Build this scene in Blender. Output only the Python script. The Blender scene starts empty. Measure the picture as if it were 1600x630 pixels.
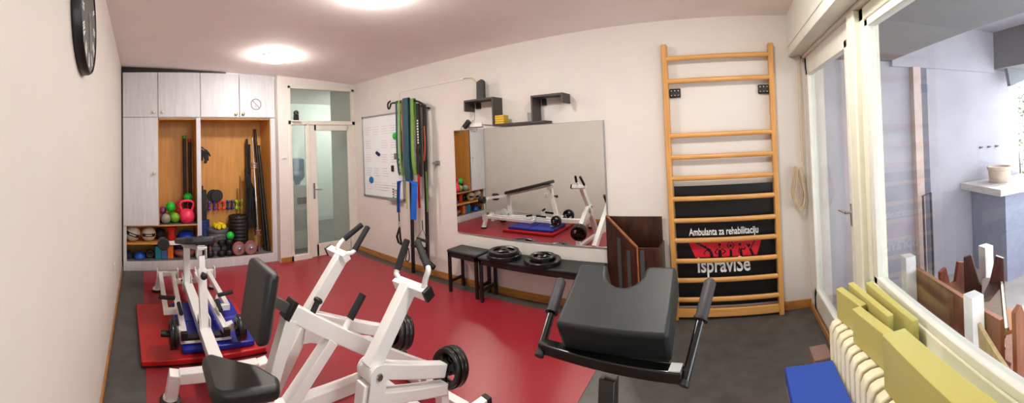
import bpy, bmesh, math, random
from mathutils import Vector, Matrix
random.seed(7)
SC = bpy.context.scene
COL = SC.collection
V = Vector
PI = math.pi
NTH = ['lowest','second from the bottom','third from the bottom','fourth from the bottom','fifth from the bottom','sixth from the bottom','seventh from the bottom','eighth from the bottom','ninth from the bottom','topmost']

# ------------------------------------------------------------------ materials
MATS = {}
def srgb(c):
    return tuple(((x/255)/12.92 if x/255 <= .04045 else ((x/255+.055)/1.055)**2.4) for x in c)
def mat(name, col, rough=.5, metal=0., nscale=8., namt=.06, bump=0., stretch=(1,1,1), emit=0., spec=.5, coat=0., col2=None, nsharp=False):
    if name in MATS: return MATS[name]
    m = bpy.data.materials.new(name); m.use_nodes = True
    nt = m.node_tree; b = nt.nodes['Principled BSDF']
    c = srgb(col)
    tc = nt.nodes.new('ShaderNodeTexCoord'); mp = nt.nodes.new('ShaderNodeMapping')
    mp.inputs['Scale'].default_value = stretch
    nt.links.new(tc.outputs['Object'], mp.inputs['Vector'])
    nz = nt.nodes.new('ShaderNodeTexNoise'); nz.inputs['Scale'].default_value = nscale; nz.inputs['Detail'].default_value = 6
    nt.links.new(mp.outputs['Vector'], nz.inputs['Vector'])
    rp = nt.nodes.new('ShaderNodeValToRGB')
    rp.color_ramp.elements[0].position = .42 if nsharp else .3
    rp.color_ramp.elements[1].position = .58 if nsharp else .7
    lo = srgb(col2) if col2 else tuple(max(0, x*(1-namt*2)) for x in c)
    hi = c if col2 else tuple(min(1, x*(1+namt)) for x in c)
    rp.color_ramp.elements[0].color = (*lo, 1); rp.color_ramp.elements[1].color = (*hi, 1)
    nt.links.new(nz.outputs['Fac'], rp.inputs['Fac'])
    nt.links.new(rp.outputs['Color'], b.inputs['Base Color'])
    b.inputs['Roughness'].default_value = rough; b.inputs['Metallic'].default_value = metal
    b.inputs['Specular IOR Level'].default_value = spec
    if coat: b.inputs['Coat Weight'].default_value = coat; b.inputs['Coat Roughness'].default_value = .15
    if bump:
        bp = nt.nodes.new('ShaderNodeBump'); bp.inputs['Strength'].default_value = bump; bp.inputs['Distance'].default_value = .004
        nt.links.new(nz.outputs['Fac'], bp.inputs['Height']); nt.links.new(bp.outputs['Normal'], b.inputs['Normal'])
    if emit:
        b.inputs['Emission Color'].default_value = (*c, 1); b.inputs['Emission Strength'].default_value = emit
    MATS[name] = m; return m
def glass_mat(name, tint, gloss=.06, rough=0., ior=1.35, haze=0., hazecol=(200,205,210)):
    if name in MATS: return MATS[name]
    m = bpy.data.materials.new(name); m.use_nodes = True; nt = m.node_tree
    for n in list(nt.nodes): nt.nodes.remove(n)
    out = nt.nodes.new('ShaderNodeOutputMaterial')
    tr = nt.nodes.new('ShaderNodeBsdfTransparent'); tr.inputs[0].default_value = (*tint, 1)
    gl = nt.nodes.new('ShaderNodeBsdfGlossy'); gl.inputs['Roughness'].default_value = rough
    lw = nt.nodes.new('ShaderNodeLayerWeight'); lw.inputs['Blend'].default_value = .5
    pw = nt.nodes.new('ShaderNodeMath'); pw.operation = 'POWER'; pw.inputs[1].default_value = 5; nt.links.new(lw.outputs['Facing'], pw.inputs[0])
    f0 = ((ior-1)/(ior+1))**2
    fr = nt.nodes.new('ShaderNodeMath'); fr.operation = 'MULTIPLY_ADD'; fr.inputs[1].default_value = 1-f0; fr.inputs[2].default_value = f0; nt.links.new(pw.outputs[0], fr.inputs[0])
    mx = nt.nodes.new('ShaderNodeMixShader')
    nt.links.new(fr.outputs[0], mx.inputs[0]); nt.links.new(tr.outputs[0], mx.inputs[1]); nt.links.new(gl.outputs[0], mx.inputs[2])
    last = mx.outputs[0]
    if haze:
        df = nt.nodes.new('ShaderNodeBsdfDiffuse'); df.inputs[0].default_value = (*srgb(hazecol), 1)
        m2 = nt.nodes.new('ShaderNodeMixShader'); m2.inputs[0].default_value = haze
        nt.links.new(last, m2.inputs[1]); nt.links.new(df.outputs[0], m2.inputs[2]); last = m2.outputs[0]
    nt.links.new(last, out.inputs[0]); MATS[name] = m; return m
WALL = mat('wall_paint', (219,212,204), .75, nscale=3, namt=.015, bump=.03)
CEIL = mat('ceiling_paint', (250,243,239), .85, nscale=3, namt=.015)
GREYFLOOR = mat('grey_vinyl', (76,75,73), .42, nscale=9, namt=.16, bump=.04)
REDFLOOR = mat('red_vinyl', (150,36,47), .36, nscale=60, namt=.04, bump=.05)
SKIRT = mat('oak_skirting', (176,120,58), .4, nscale=6, namt=.15, stretch=(1,8,8))
WHITE = mat('white_steel_paint', (238,237,235), .28, nscale=5, namt=.01, coat=.3)
BLACKPAD = mat('black_leatherette', (31,32,32), .42, nscale=140, namt=.08, bump=.12)
BENCHPAD = mat('grey_black_vinyl', (29,34,33), .48, nscale=120, namt=.06, bump=.1, spec=.4)
BLACK = mat('black_paint', (22,21,21), .38, nscale=30, namt=.08)
BLACKGLOSS = mat('black_gloss_steel', (16,16,17), .2, nscale=30, namt=.05, coat=.5)
RUBBER = mat('black_rubber', (20,20,21), .5, nscale=80, namt=.1, bump=.1)
FOAMGRIP = mat('foam_grip', (26,26,28), .75, nscale=150, namt=.15, bump=.2)
PLATE = mat('rubber_plate', (17,17,18), .28, nscale=60, namt=.1, bump=.05)
CHROME = mat('chrome', (200,200,203), .15, 1., nscale=4, namt=.02)
STEEL = mat('brushed_steel', (140,138,134), .35, 1., nscale=20, namt=.08, stretch=(1,10,1))
ALU = mat('aluminium', (178,180,182), .4, .8, nscale=20, namt=.05)
BEECH = mat('beech_wood', (208,152,84), .38, nscale=5, namt=.09, stretch=(.8,8,8))
BEECHV = mat('beech_wood_upright', (205,148,80), .38, nscale=5, namt=.09, stretch=(8,8,.8))
OAKIN = mat('oak_laminate', (206,146,70), .5, nscale=4, namt=.08, stretch=(6,6,.7))
DOORWHITE = mat('white_ash_laminate', (212,211,215), .45, nscale=5, namt=.05, stretch=(5,5,.5))
WENGE = mat('dark_shelf_laminate', (62,54,52), .5, nscale=6, namt=.1, stretch=(1,6,6))
DARKWOOD = mat('stained_plywood', (62,34,23), .32, nscale=5, namt=.35, stretch=(6,6,1), coat=.3)
WOODEDGE = mat('plywood_edge', (150,92,50), .5, nscale=20, namt=.15)
GRIPTAPE = mat('grip_tape', (62,64,68), .85, nscale=200, namt=.1)
REDMAT = mat('red_mat_vinyl', (186,24,28), .4, nscale=60, namt=.04, bump=.08)
BLUEMAT = mat('blue_mat_vinyl', (22,42,158), .33, nscale=60, namt=.05, bump=.08)
BLUEPAD = mat('blue_leatherette', (30,72,168), .5, nscale=120, namt=.06, bump=.1)
FOAM = mat('yellow_foam', (184,180,112), .9, nscale=4, namt=.05, bump=.1, col2=(186,172,90))
RADI = mat('radiator_enamel', (236,228,196), .35, nscale=10, namt=.02)
FRAMEW = mat('window_paint', (226,225,214), .4, nscale=8, namt=.03, bump=.05)
FRAMEC = mat('cream_window_paint', (230,228,208), .42, nscale=8, namt=.03, bump=.05)
DOORC = mat('door_paint', (222,216,203), .42, nscale=8, namt=.02)
PINKBLOCK = mat('pink_brown_block', (140,110,98), .7, nscale=20)
LAMP = mat('lamp_diffuser', (255,249,243), .5, emit=44.)
PLASTICW = mat('white_plastic', (232,230,226), .4, nscale=5, namt=.01)
BRASS = mat('aged_brass', (170,150,110), .3, 1., nscale=20)
GLASSW = glass_mat('window_glass', (.93,.95,.95), ior=1.5)
GLASSD = glass_mat('door_glass', (.86,.91,.89), ior=1.45, haze=.12, hazecol=(205,215,212))
MIRROR = mat('mirror_silver', (236,240,236), .0, 1., nscale=1, namt=0.0)
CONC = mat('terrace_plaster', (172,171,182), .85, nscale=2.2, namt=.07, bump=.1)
CONC_SHADE = mat('terrace_plaster_shaded', (118,119,124), .9, nscale=2.2, namt=.08, bump=.1)  # terrace plaster with the shade of the beam undersides put into its colour
TERR = mat('terrace_tiles', (196,188,182), .7, nscale=4, namt=.08)
REDWOOD = mat('red_brown_wood', (122,58,36), .5, nscale=5, namt=.2, stretch=(6,6,1))
DKWOOD = mat('dark_brown_wood', (74,42,36), .5, nscale=5, namt=.2, stretch=(6,6,1))
PALEPLY = mat('pale_plywood', (176,150,104), .6, nscale=6, namt=.15, stretch=(6,6,1))
def simple(name, col, rough=.5, **k): return mat(name, col, rough, nscale=k.pop('nscale', 20), namt=k.pop('namt', .05), **k)

# ------------------------------------------------------------------ mesh builder
class MB:
    def __init__(s): s.bm = bmesh.new()
    def face(s, vs):
        try: return s.bm.faces.new(vs)
        except ValueError: return None
    def hexa(s, p):   # p: 8 points, bottom 4 ccw, top 4 ccw
        v = [s.bm.verts.new(q) for q in p]
        for f in ((3,2,1,0),(4,5,6,7),(0,1,5,4),(1,2,6,5),(2,3,7,6),(3,0,4,7)): s.face([v[i] for i in f])
        return s
    def box(s, a, b):
        x0,x1 = sorted((a[0],b[0])); y0,y1 = sorted((a[1],b[1])); z0,z1 = sorted((a[2],b[2]))
        return s.hexa([(x0,y0,z0),(x1,y0,z0),(x1,y1,z0),(x0,y1,z0),(x0,y0,z1),(x1,y0,z1),(x1,y1,z1),(x0,y1,z1)])
    def beam(s, p0, p1, w, h, up=(0,0,1)):
        p0, p1, up = V(p0), V(p1), V(up); d = (p1-p0).normalized()
        side = d.cross(up)
        if side.length < 1e-4: side = d.cross(V((0,1,0)))
        side.normalize(); u = side.cross(d).normalized()
        q = []
        for p in (p0, p1):
            for a, b in ((-1,-1),(1,-1),(1,1),(-1,1)): q.append(p + side*a*w/2 + u*b*h/2)
        return s.hexa(q)
    def cyl(s, p0, p1, r0, r1=None, n=20):
        r1 = r0 if r1 is None else r1
        p0, p1 = V(p0), V(p1); d = (p1-p0).normalized()
        a = d.cross(V((0,0,1)) if abs(d.z) < .9 else V((1,0,0))).normalized(); b = d.cross(a)
        A = [s.bm.verts.new(p0 + (a*math.cos(t)+b*math.sin(t))*r0) for t in [2*PI*i/n for i in range(n)]]
        B = [s.bm.verts.new(p1 + (a*math.cos(t)+b*math.sin(t))*r1) for t in [2*PI*i/n for i in range(n)]]
        for i in range(n): s.face([A[i], A[(i+1)%n], B[(i+1)%n], B[i]])
        s.face(A[::-1]); s.face(B); return s
    def tube(s, pts, r, n=10, closed=False, smooth=0):
        pts = [V(p) for p in pts]
        for _ in range(smooth):   # Chaikin corner cutting
            q = [] if closed else [pts[0]]
            m = len(pts)
            for i in range(m if closed else m-1):
                a, b = pts[i], pts[(i+1)%m]; q += [a*.75+b*.25, a*.25+b*.75]
            if not closed: q.append(pts[-1])
            pts = q
        m = len(pts); rings = []; prev = None
        for i, p in enumerate(pts):
            if closed: d = pts[(i+1)%m]-pts[i-1]
            else: d = pts[min(i+1,m-1)]-pts[max(i-1,0)]
            if d.length < 1e-7: d = V((0,0,1))
            d.normalize()
            if prev is None: a = d.cross(V((0,0,1)) if abs(d.z) < .9 else V((1,0,0))).normalized()
            else:
                a = prev - d*prev.dot(d)
                a = a.normalized() if a.length > 1e-6 else d.orthogonal().normalized()
            prev = a; b = d.cross(a)
            rr = r[i] if isinstance(r, (list, tuple)) else r
            rings.append([s.bm.verts.new(p+(a*math.cos(2*PI*k/n)+b*math.sin(2*PI*k/n))*rr) for k in range(n)])
        for i in range(m if closed else m-1):
            A, B = rings[i], rings[(i+1)%m]
            for k in range(n): s.face([A[k], A[(k+1)%n], B[(k+1)%n], B[k]])
        if not closed: s.face(rings[0][::-1]); s.face(rings[-1])
        return s
    def lathe(s, prof, o, axis=(0,0,1), n=28):
        o, d = V(o), V(axis).normalized()
        a = d.cross(V((0,0,1)) if abs(d.z) < .9 else V((1,0,0))).normalized(); b = d.cross(a)
        rings = []
        for r, z in prof:
            if r < 1e-6: rings.append([s.bm.verts.new(o+d*z)])
            else: rings.append([s.bm.verts.new(o+d*z+(a*math.cos(2*PI*k/n)+b*math.sin(2*PI*k/n))*r) for k in range(n)])
        for A, B in zip(rings, rings[1:]):
            for k in range(n):
                if len(A) == 1 and len(B) == 1: break
                if len(A) == 1: s.face([A[0], B[(k+1)%n], B[k]])
                elif len(B) == 1: s.face([A[k], A[(k+1)%n], B[0]])
                else: s.face([A[k], A[(k+1)%n], B[(k+1)%n], B[k]])
        return s
    def prism(s, pts, vec):
        vec = V(vec); A = [s.bm.verts.new(V(p)) for p in pts]; B = [s.bm.verts.new(V(p)+vec) for p in pts]
        n = len(pts); s.face(A[::-1]); s.face(B)
        for i in range(n): s.face([A[i], A[(i+1)%n], B[(i+1)%n], B[i]])
        return s
    def sphere(s, c, r, sc=(1,1,1), n=20):
        prof = [(r*math.sin(PI*i/(n//2)), -r*math.cos(PI*i/(n//2))) for i in range(n//2+1)]
        k = len(s.bm.verts); s.lathe(prof, (0,0,0), (0,0,1), n); s.bm.verts.ensure_lookup_table()
        for v in list(s.bm.verts)[k:]: v.co = V((v.co.x*sc[0], v.co.y*sc[1], v.co.z*sc[2])) + V(c)
        return s
    def ribbon(s, pts, wv, t, closed=False):
        pts = [V(p) for p in pts]; wv = V(wv); m = len(pts); rings = []
        for i, p in enumerate(pts):
            d = (pts[(i+1)%m]-pts[i-1]) if closed else (pts[min(i+1,m-1)]-pts[max(i-1,0)])
            nn = d.cross(wv); nn = nn.normalized()*t/2 if nn.length > 1e-9 else V((0,t/2,0))
            rings.append([s.bm.verts.new(p+wv/2*a+nn*b) for a, b in ((-1,-1),(1,-1),(1,1),(-1,1))])
        for i in range(m if closed else m-1):
            A, B = rings[i], rings[(i+1)%m]
            for k in range(4): s.face([A[k], A[(k+1)%4], B[(k+1)%4], B[k]])
        if not closed: s.face(rings[0][::-1]); s.face(rings[-1])
        return s
    def xform(s, M, k=0):
        s.bm.verts.ensure_lookup_table()
        for v in list(s.bm.verts)[k:]: v.co = M @ v.co
        return s
    def build(s, name, m, parent=None, bevel=0, seg=2, smooth=True, sub=0, loc=None, each=False):
        if each:
            bm = s.bm; bm.verts.index_update(); left = set(bm.verts); out = []
            while left:
                v = min(left, key=lambda q: q.index); comp = {v}; st = [v]
                while st:
                    q = st.pop()
                    for e in q.link_edges:
                        w = e.other_vert(q)
                        if w not in comp: comp.add(w); st.append(w)
                left -= comp; n = MB(); mp = {q: n.bm.verts.new(q.co) for q in sorted(comp, key=lambda q: q.index)}
                for f in bm.faces:
                    if f.verts[0] in comp: n.face([mp[q] for q in f.verts])
                out.append(n.build(name, m, parent, bevel, seg, smooth, sub, loc))
            bm.free(); return out
        bm = s.bm; bmesh.ops.recalc_face_normals(bm, faces=bm.faces)
        if parent is not None:
            o0 = V((0,0,0)); p = parent
            while p is not None: o0 += p.location; p = p.parent
        elif loc is not None: o0 = V(loc)
        else:
            xs = [v.co for v in bm.verts]
            o0 = V(((min(c.x for c in xs)+max(c.x for c in xs))/2, (min(c.y for c in xs)+max(c.y for c in xs))/2, min(c.z for c in xs)))
        for v in bm.verts: v.co -= o0
        me = bpy.data.meshes.new(name); bm.to_mesh(me); bm.free()
        if smooth:
            me.polygons.foreach_set('use_smooth', [True]*len(me.polygons)); me.set_sharp_from_angle(angle=math.radians(40))
        me.materials.append(m)
        o = bpy.data.objects.new(name, me); COL.objects.link(o)
        if parent is not None: o.parent = parent
        else: o.location = o0
        if bevel:
            b = o.modifiers.new('edge', 'BEVEL'); b.width = bevel; b.segments = seg; b.limit_method = 'ANGLE'; b.angle_limit = math.radians(40); b.harden_normals = False
        if sub:
            q = o.modifiers.new('soft', 'SUBSURF'); q.levels = sub; q.render_levels = sub
        return o
def thing(name, loc, label, cat, group=None, rotz=0):
    o = bpy.data.objects.new(name, None); COL.objects.link(o); o.location = loc; o.rotation_euler = (0,0,rotz)
    o.empty_display_size = .05
    return tag(o, label, cat, group)
def tag(o, label, cat, group=None, kind=None):
    if label: o['label'] = label
    if cat: o['category'] = cat
    if group: o['group'] = group
    if kind: o['kind'] = kind
    return o
def struct(o): o['kind'] = 'structure'; return o
def copy_tree(o, parent=None):
    c = o.copy(); COL.objects.link(c); c.parent = parent
    for ch in list(o.children): copy_tree(ch, c)
    return c
def box(a, b): return MB().box(a, b)

# ------------------------------------------------------------------ room
XL, XR, YN, YM = -5.05, .70, -.255, 3.22      # cabinet front / window wall / clock wall / mirror wall
XD = -4.94                                     # door wall
HC = {(-5.05,-.26): 2.765, (-5.05,3.22): 2.60, (.9,-.26): 2.70, (.9,3.22): 2.585}
def ceil_z(x, y):
    u = (x+5.05)/5.95; v = (y+.26)/3.48
    return (HC[(-5.05,-.26)]*(1-u)+HC[(.9,-.26)]*u)*(1-v)+(HC[(-5.05,3.22)]*(1-u)+HC[(.9,3.22)]*u)*v
struct(box((-5.6,-.4,-.1),(.75,3.4,0)).build('floor', GREYFLOOR, loc=(0,0,0), smooth=False))
o = box((-5.03,.03,0),(-.93,3.07,.004)).build('floor_red_vinyl', REDFLOOR, smooth=False); struct(o)
cm = MB()
nx, ny = 12, 8
g = [[cm.bm.verts.new((-5.7+6.5*i/nx, -.4+3.8*j/ny, ceil_z(-5.7+6.5*i/nx, -.4+3.8*j/ny))) for j in range(ny+1)] for i in range(nx+1)]
g2 = [[cm.bm.verts.new(v.co+V((0,0,.15))) for v in r] for r in g]
for i in range(nx):
    for j in range(ny):
        cm.face([g[i][j], g[i][j+1], g[i+1][j+1], g[i+1][j]]); cm.face([g2[i][j], g2[i+1][j], g2[i+1][j+1], g2[i][j+1]])
struct(cm.build('ceiling', CEIL, loc=(0,0,0)))
struct(box((-5.7,YN-.15,0),(.9,YN,2.9)).build('wall_clock_side', WALL, smooth=False))
struct(box((-5.7,YM,0),(.9,YM+.08,2.9)).build('wall_mirror_side', WALL, smooth=False))
# far wall with niche for the wardrobe, pier and door opening
w = MB().box((-5.7,YN,0),(-5.6,1.98,2.9)).box((-5.6,1.925,0),(XD,2.085,2.9)).box((-5.05,2.085,2.525),(XD,YM,2.9))
struct(w.build('wall_far', WALL, smooth=False))
struct(MB().box((.70,-.4,0),(.82,1.99,.68)).box((.70,-.4,2.20),(.82,YM,2.9)).box((.70,3.185,0),(.82,YM,2.3)).build('wall_window_side', WALL, smooth=False))
# skirting boards
struct(box((-5.03,YN,0),(.70,YN+.014,.065)).build('baseboard_clock_side', SKIRT, bevel=.003))
struct(box((XD,YM-.014,0),(.70,YM,.075)).build('baseboard_mirror_side', SKIRT, bevel=.003))
struct(box((XD,1.93,0),(XD+.014,2.085,.07)).build('baseboard_far', SKIRT, bevel=.003))
struct(box((.686,-.25,0),(.70,3.2,.05)).build('baseboard_window_side', SKIRT, bevel=.003))
# roller shutter box above the windows
sb = MB().box((.585,-.25,2.225),(.70,YM,2.66)).box((.579,-.25,2.30),(.587,YM,2.55))
struct(sb.build('trim_1', FRAMEW, bevel=.004))
struct(MB().box((.50,-.25,ceil_z(.5,0)-.03),(.515,YM-.05,2.66)).box((.535,-.25,ceil_z(.5,0)-.03),(.55,YM-.05,2.66)).build('trim_2', simple('rail_grey', (150,140,132)), bevel=.001)) 

# door 1: far door with side light and transom
d1 = bpy.data.objects.new('door_1', None); COL.objects.link(d1); d1.location = (XD,2.6,0); struct(d1)
f = MB()
for y0, y1, z0, z1 in ((2.085,2.125,0,2.525),(3.165,3.22,0,2.525),(2.085,3.22,2.485,2.53),(2.085,3.22,1.955,2.015),(2.375,2.42,0,1.97),(2.085,2.38,0,.075)):
    f.box((XD-.07,y0,z0),(XD+.012,y1,z1))
f.build('frame', DOORC, d1, bevel=.004)
lf = MB()
for y0, y1, z0, z1 in ((2.42,2.535,.015,1.955),(3.085,3.165,.015,1.955),(2.5,3.1,.015,.19),(2.5,3.1,1.87,1.955)):
    lf.box((XD-.045,y0,z0),(XD-.002,y1,z1))
leaf = lf.build('leaf', DOORC, d1, bevel=.003)
MB().box((XD-.024,2.53,.185),(XD-.019,3.09,1.875)).build('door_glass', GLASSD, d1, smooth=False)
h = MB().box((XD-.002,2.462,.86),(XD+.006,2.49,1.09)).cyl((XD,2.476,1.0),(XD+.045,2.476,1.0),.009).tube([(XD+.045,2.47,1.0),(XD+.047,2.5,1.0),(XD+.045,2.59,.995)],.008)
h.build('door_handle', CHROME, d1)
w1 = bpy.data.objects.new('window_1', None); COL.objects.link(w1); w1.location = (XD,2.6,2.2); struct(w1)
MB().box((XD-.03,2.12,2.01),(XD-.026,3.17,2.49)).build('transom_glass', GLASSD, w1, smooth=False)
MB().box((XD-.03,2.12,.07),(XD-.026,2.38,1.96)).build('side_glass', GLASSD, w1, smooth=False)
MB().box((XD-.02,2.13,.075),(XD-.012,2.145,1.95)).box((XD-.02,2.36,.075),(XD-.012,2.375,1.95)).build('glazing_bead', FRAMEC, w1, each=True)
# corridor beyond the door
struct(MB().box((-7.6,1.2,-.1),(-5.0,5.5,0)).build('floor_corridor', simple('corridor_floor', (70,72,72), .35), smooth=False))
struct(MB().box((-7.6,1.2,0),(-7.5,5.5,2.8)).build('wall_corridor_end', simple('corridor_paint', (222,228,224), .7), smooth=False))
struct(MB().box((-7.5,1.2,0),(-5.62,1.3,2.8)).build('wall_corridor_left', simple('corridor_paint', (222,228,224), .7), smooth=False))
struct(MB().box((-7.5,5.4,0),(-5.04,5.5,2.8)).box((-5.14,3.30,0),(-5.04,5.4,2.8)).build('wall_corridor_right', simple('corridor_paint', (222,228,224), .7), smooth=False))
struct(MB().box((-7.6,1.2,2.62),(-5.04,5.5,2.72)).build('ceiling_corridor', CEIL, smooth=False))
struct(MB().box((-7.5,1.3,0),(-7.485,5.4,.09)).build('baseboard_corridor', simple('pale_skirting', (205,210,208)), bevel=.003))

def lamp(x, y, z, r, label, m=LAMP):
    t = thing('ceiling_lamp', (x,y,z), label, 'ceiling light', 'round ceiling lamps')
    MB().lathe([(0,0),(r+.004,0),(r+.004,-.012),(r-.01,-.012),(0,-.012)], (x,y,z)).build('lamp_base', PLASTICW, t)
    MB().lathe([(r-.002,-.012),(r,-.035),(r*.93,-.058),(r*.7,-.07),(0,-.076)], (x,y,z)).build('diffuser', m, t)
    return t
lamp(-3.95,1.53,ceil_z(-3.95,1.53),.15,'round white glowing ceiling lamp over the red floor near the wardrobe')
lamp(-2.0,1.50,ceil_z(-2,1.5),.15,'round white glowing ceiling lamp cut off by the top edge of the photo')
lamp(-.1,1.45,ceil_z(-.1,1.45),.15,'round ceiling lamp above the black bench, seen only as reflections in window glass')
lamp(-6.45,4.15,2.62,.07,'small glowing ceiling lamp in the corridor seen through the transom', mat('corridor_lamp_diffuser',(255,252,245),.5,emit=190.))

# ------------------------------------------------------------------ wardrobe
wr = thing('wardrobe', (-5.28,.83,0), 'white ash built-in wardrobe with open oak niches full of gym gear', 'wardrobe')
T = .018
body = MB().box((-5.52,-.235,0),(-5.05,1.92,.125))                       # plinth
body.box((-5.07,-.235,.125),(-5.05,-.19,.6)).box((-5.07,.77,.125),(-5.05,.83,2.05)).box((-5.07,1.85,.125),(-5.05,1.92,2.05))
body.box((-5.07,-.235,2.05),(-5.05,1.92,2.062)).box((-5.52,-.245,.125),(-5.072,-.225,2.68)).box((-5.52,1.90,.125),(-5.072,1.92,2.68)).box((-5.50,-.23,2.66),(-5.07,1.91,2.68))
body.build('carcass', DOORWHITE, wr, bevel=.002)
inn = MB().box((-5.52,-.225,.125),(-5.50,1.90,2.06))                      # back panel
inn.box((-5.5,.24,.6),(-5.07,.258,2.05)).box((-5.5,.785,.125),(-5.07,.803,2.05)).box((-5.5,1.845,.125),(-5.07,1.86,2.05)).box((-5.5,-.215,.125),(-5.07,-.2,.6))
inn.box((-5.5,.24,2.03),(-5.07,1.86,2.05))
inn.build('niche_lining', OAKIN, wr)
for z0, y1 in ((.585,.785),(.345,.785)):
    MB().box((-5.5,-.2,z0),(-5.055,y1,z0+.018)).build('shelf', OAKIN, wr, bevel=.002)
MB().box((-5.5,.80,.125),(-5.06,1.85,.131)).box((-5.5,.258,.603),(-5.06,.785,.607)).box((-5.5,-.2,.125),(-5.06,.785,.131)).build('niche_floor_lining', simple('grey_liner',(96,96,92),.7), wr)
def wdoor(y0, y1, z0, z1, ky, kz):
    d = MB().box((-5.05,y0+.0035,z0+.0035),(-5.03,y1-.0035,z1-.0035)).build('door', DOORWHITE, wr, bevel=.002)
    MB().lathe([(.006,0),(.009,.012),(.019,.018),(.022,.028),(.016,.036),(0,.038)], (-5.03,ky,kz), (1,0,0), 16).build('knob', KN, d)
KN = simple('cream_knob', (226,218,190), .3)
wdoor(-.235,.245,2.06,2.68,.19,2.13); wdoor(.245,.83,2.06,2.68,.31,2.13)
KN = BRASS
wdoor(.83,1.385,2.06,2.68,1.33,2.11); wdoor(1.385,1.92,2.06,2.68,1.435,2.11)
KN = simple('cream_knob', (226,218,190), .3)
wdoor(-.235,.245,.60,2.06,.19,1.31)
struct(MB().box((-5.5,YN,2.685),(-5.065,1.92,2.80)).build('gap_shade_top', BLACK))  # black strip standing in for the shade in the gap above the wardrobe
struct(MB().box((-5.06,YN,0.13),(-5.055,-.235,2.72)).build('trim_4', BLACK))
# no smoking sticker
t = thing('no_smoking_sign', (-5.03,1.63,2.17), 'round grey no smoking symbol on the last upper wardrobe door', 'sign')
ring = MB(); ring.tube([(-5.028,1.63+.075*math.cos(a),2.25+.075*math.sin(a)) for a in [2*PI*i/28 for i in range(28)]], .0055, 6, True)
ring.beam((-5.028,1.58,2.30),(-5.028,1.68,2.20),.008,.006,(1,0,0))
ring.build('ban_ring', simple('grey_print',(120,118,120)), t)
MB().box((-5.029,1.615,2.222),(-5.027,1.635,2.228)).box((-5.029,1.625,2.208),(-5.027,1.633,2.214)).build('cigarette', BLACK, t)

# -------- gear in the wardrobe
def dumbbell(name, p0, p1, r, hr, col, label, group, ends=1.0, cat='dumbbell', plates=1):
    p0, p1 = V(p0), V(p1); d = (p1-p0).normalized(); L = (p1-p0).length
    t = thing(name, tuple((p0+p1)/2), label, cat, group)
    m = col
    MB().cyl(p0+d*L*.2, p1-d*L*.2, hr, n=10).build('handle', m if plates == 1 else CHROME, t)
    for a, s in ((p0, 1), (p1, -1)):
        e = d*s
        MB().lathe([(0,0),(r*.75,0),(r,L*.06),(r,L*.24),(r*.8,L*.3),(0,L*.3)], a, tuple(e), 6 if ends == 6 else 18).build('dumbbell_head', m, t)
    return t
def ball(name, c, r, m, label, cat='ball', group=None, n=20):
    o = MB().sphere(c, r, n=n).build(name, m); return tag(o, label, cat, group)
# medicine balls
for (y, z, r, edge, lab, rot) in ((-.11,.364+.105,.105,(232,92,50),'white medicine ball with orange seam and tilted black band',-.35),(.11,.364+.095,.095,(226,190,80),'white medicine ball with yellow seam and level black band',0)):
    c = V((-5.19,y,z)); t = thing('medicine_ball', (c.x,c.y,.364), lab, 'medicine ball', 'white medicine balls')
    MB().sphere(c, r, n=28).build('ball_shell', simple('ball_leather', (205,196,176), .6), t)
    s = MB(); s.tube([c+V((.1*r, r*.985*math.cos(a), r*.985*math.sin(a))) for a in [2*PI*i/36 for i in range(36)]], r*.055, 8, True)
    s.build('seam', simple('seam_%d'%edge[0], edge, .6), t)
    s = MB(); N = 14
    pts = []
    for i in range(N+1):
        a = -1.15+2.3*i/N; q = V((math.cos(a), math.sin(a), 0))*r*1.012; pts.append(q)
    s.ribbon(pts, (0,0,r*.42), .004); s.xform(Matrix.Translation(c) @ Matrix.Rotation(rot,4,'X')); s.build('band', BLACK, t)
    s = MB(); s.ribbon([V((math.cos(a), math.sin(a), 0))*r*1.03 for a in [-.45+.9*i/8 for i in range(9)]], (0,0,r*.1), .002); s.xform(Matrix.Translation(c) @ Matrix.Rotation(rot,4,'X')); s.build('band_mark', PLASTICW, t)
# left shelf row: black bag, red boxing glove-like roll, blue trainer
o = MB().sphere((-5.3,.27,.44),.075,(1.2,1,.95)).tube([(-5.27,.21,.5),(-5.2,.24,.54),(-5.2,.3,.53),(-5.27,.33,.5)],.007,8,smooth=1).build('black_bag', simple('black_cloth',(24,24,28),.8)); tag(o,'small black cloth bag on the middle cubby shelf beside the yellow-seamed ball','bag')
t = thing('red_bottle_ball', (-5.22,.43,.364), 'red rubber peanut-shaped roller standing on the cubby shelf', 'massage roller')
MB().lathe([(0,0),(.05,.005),(.062,.05),(.045,.1),(.06,.14),(.075,.185),(.05,.215),(0,.22)], (-5.22,.43,.364)).build('roller_body', simple('red_rubber',(196,34,30),.45), t)
t = thing('balance_trainer', (-5.25,.64,.364), 'blue half-dome balance trainer on the middle cubby shelf', 'balance trainer')
MB().lathe([(.13,.02),(.125,.05),(.1,.085),(.055,.105),(0,.11)], (-5.26,.64,.364)).build('dome', simple('royal_blue_rubber',(26,60,180),.4), t)
MB().lathe([(0,0),(.125,0),(.135,.01),(.135,.022),(0,.024)], (-5.26,.64,.364)).build('base_ring', RUBBER, t)
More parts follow.
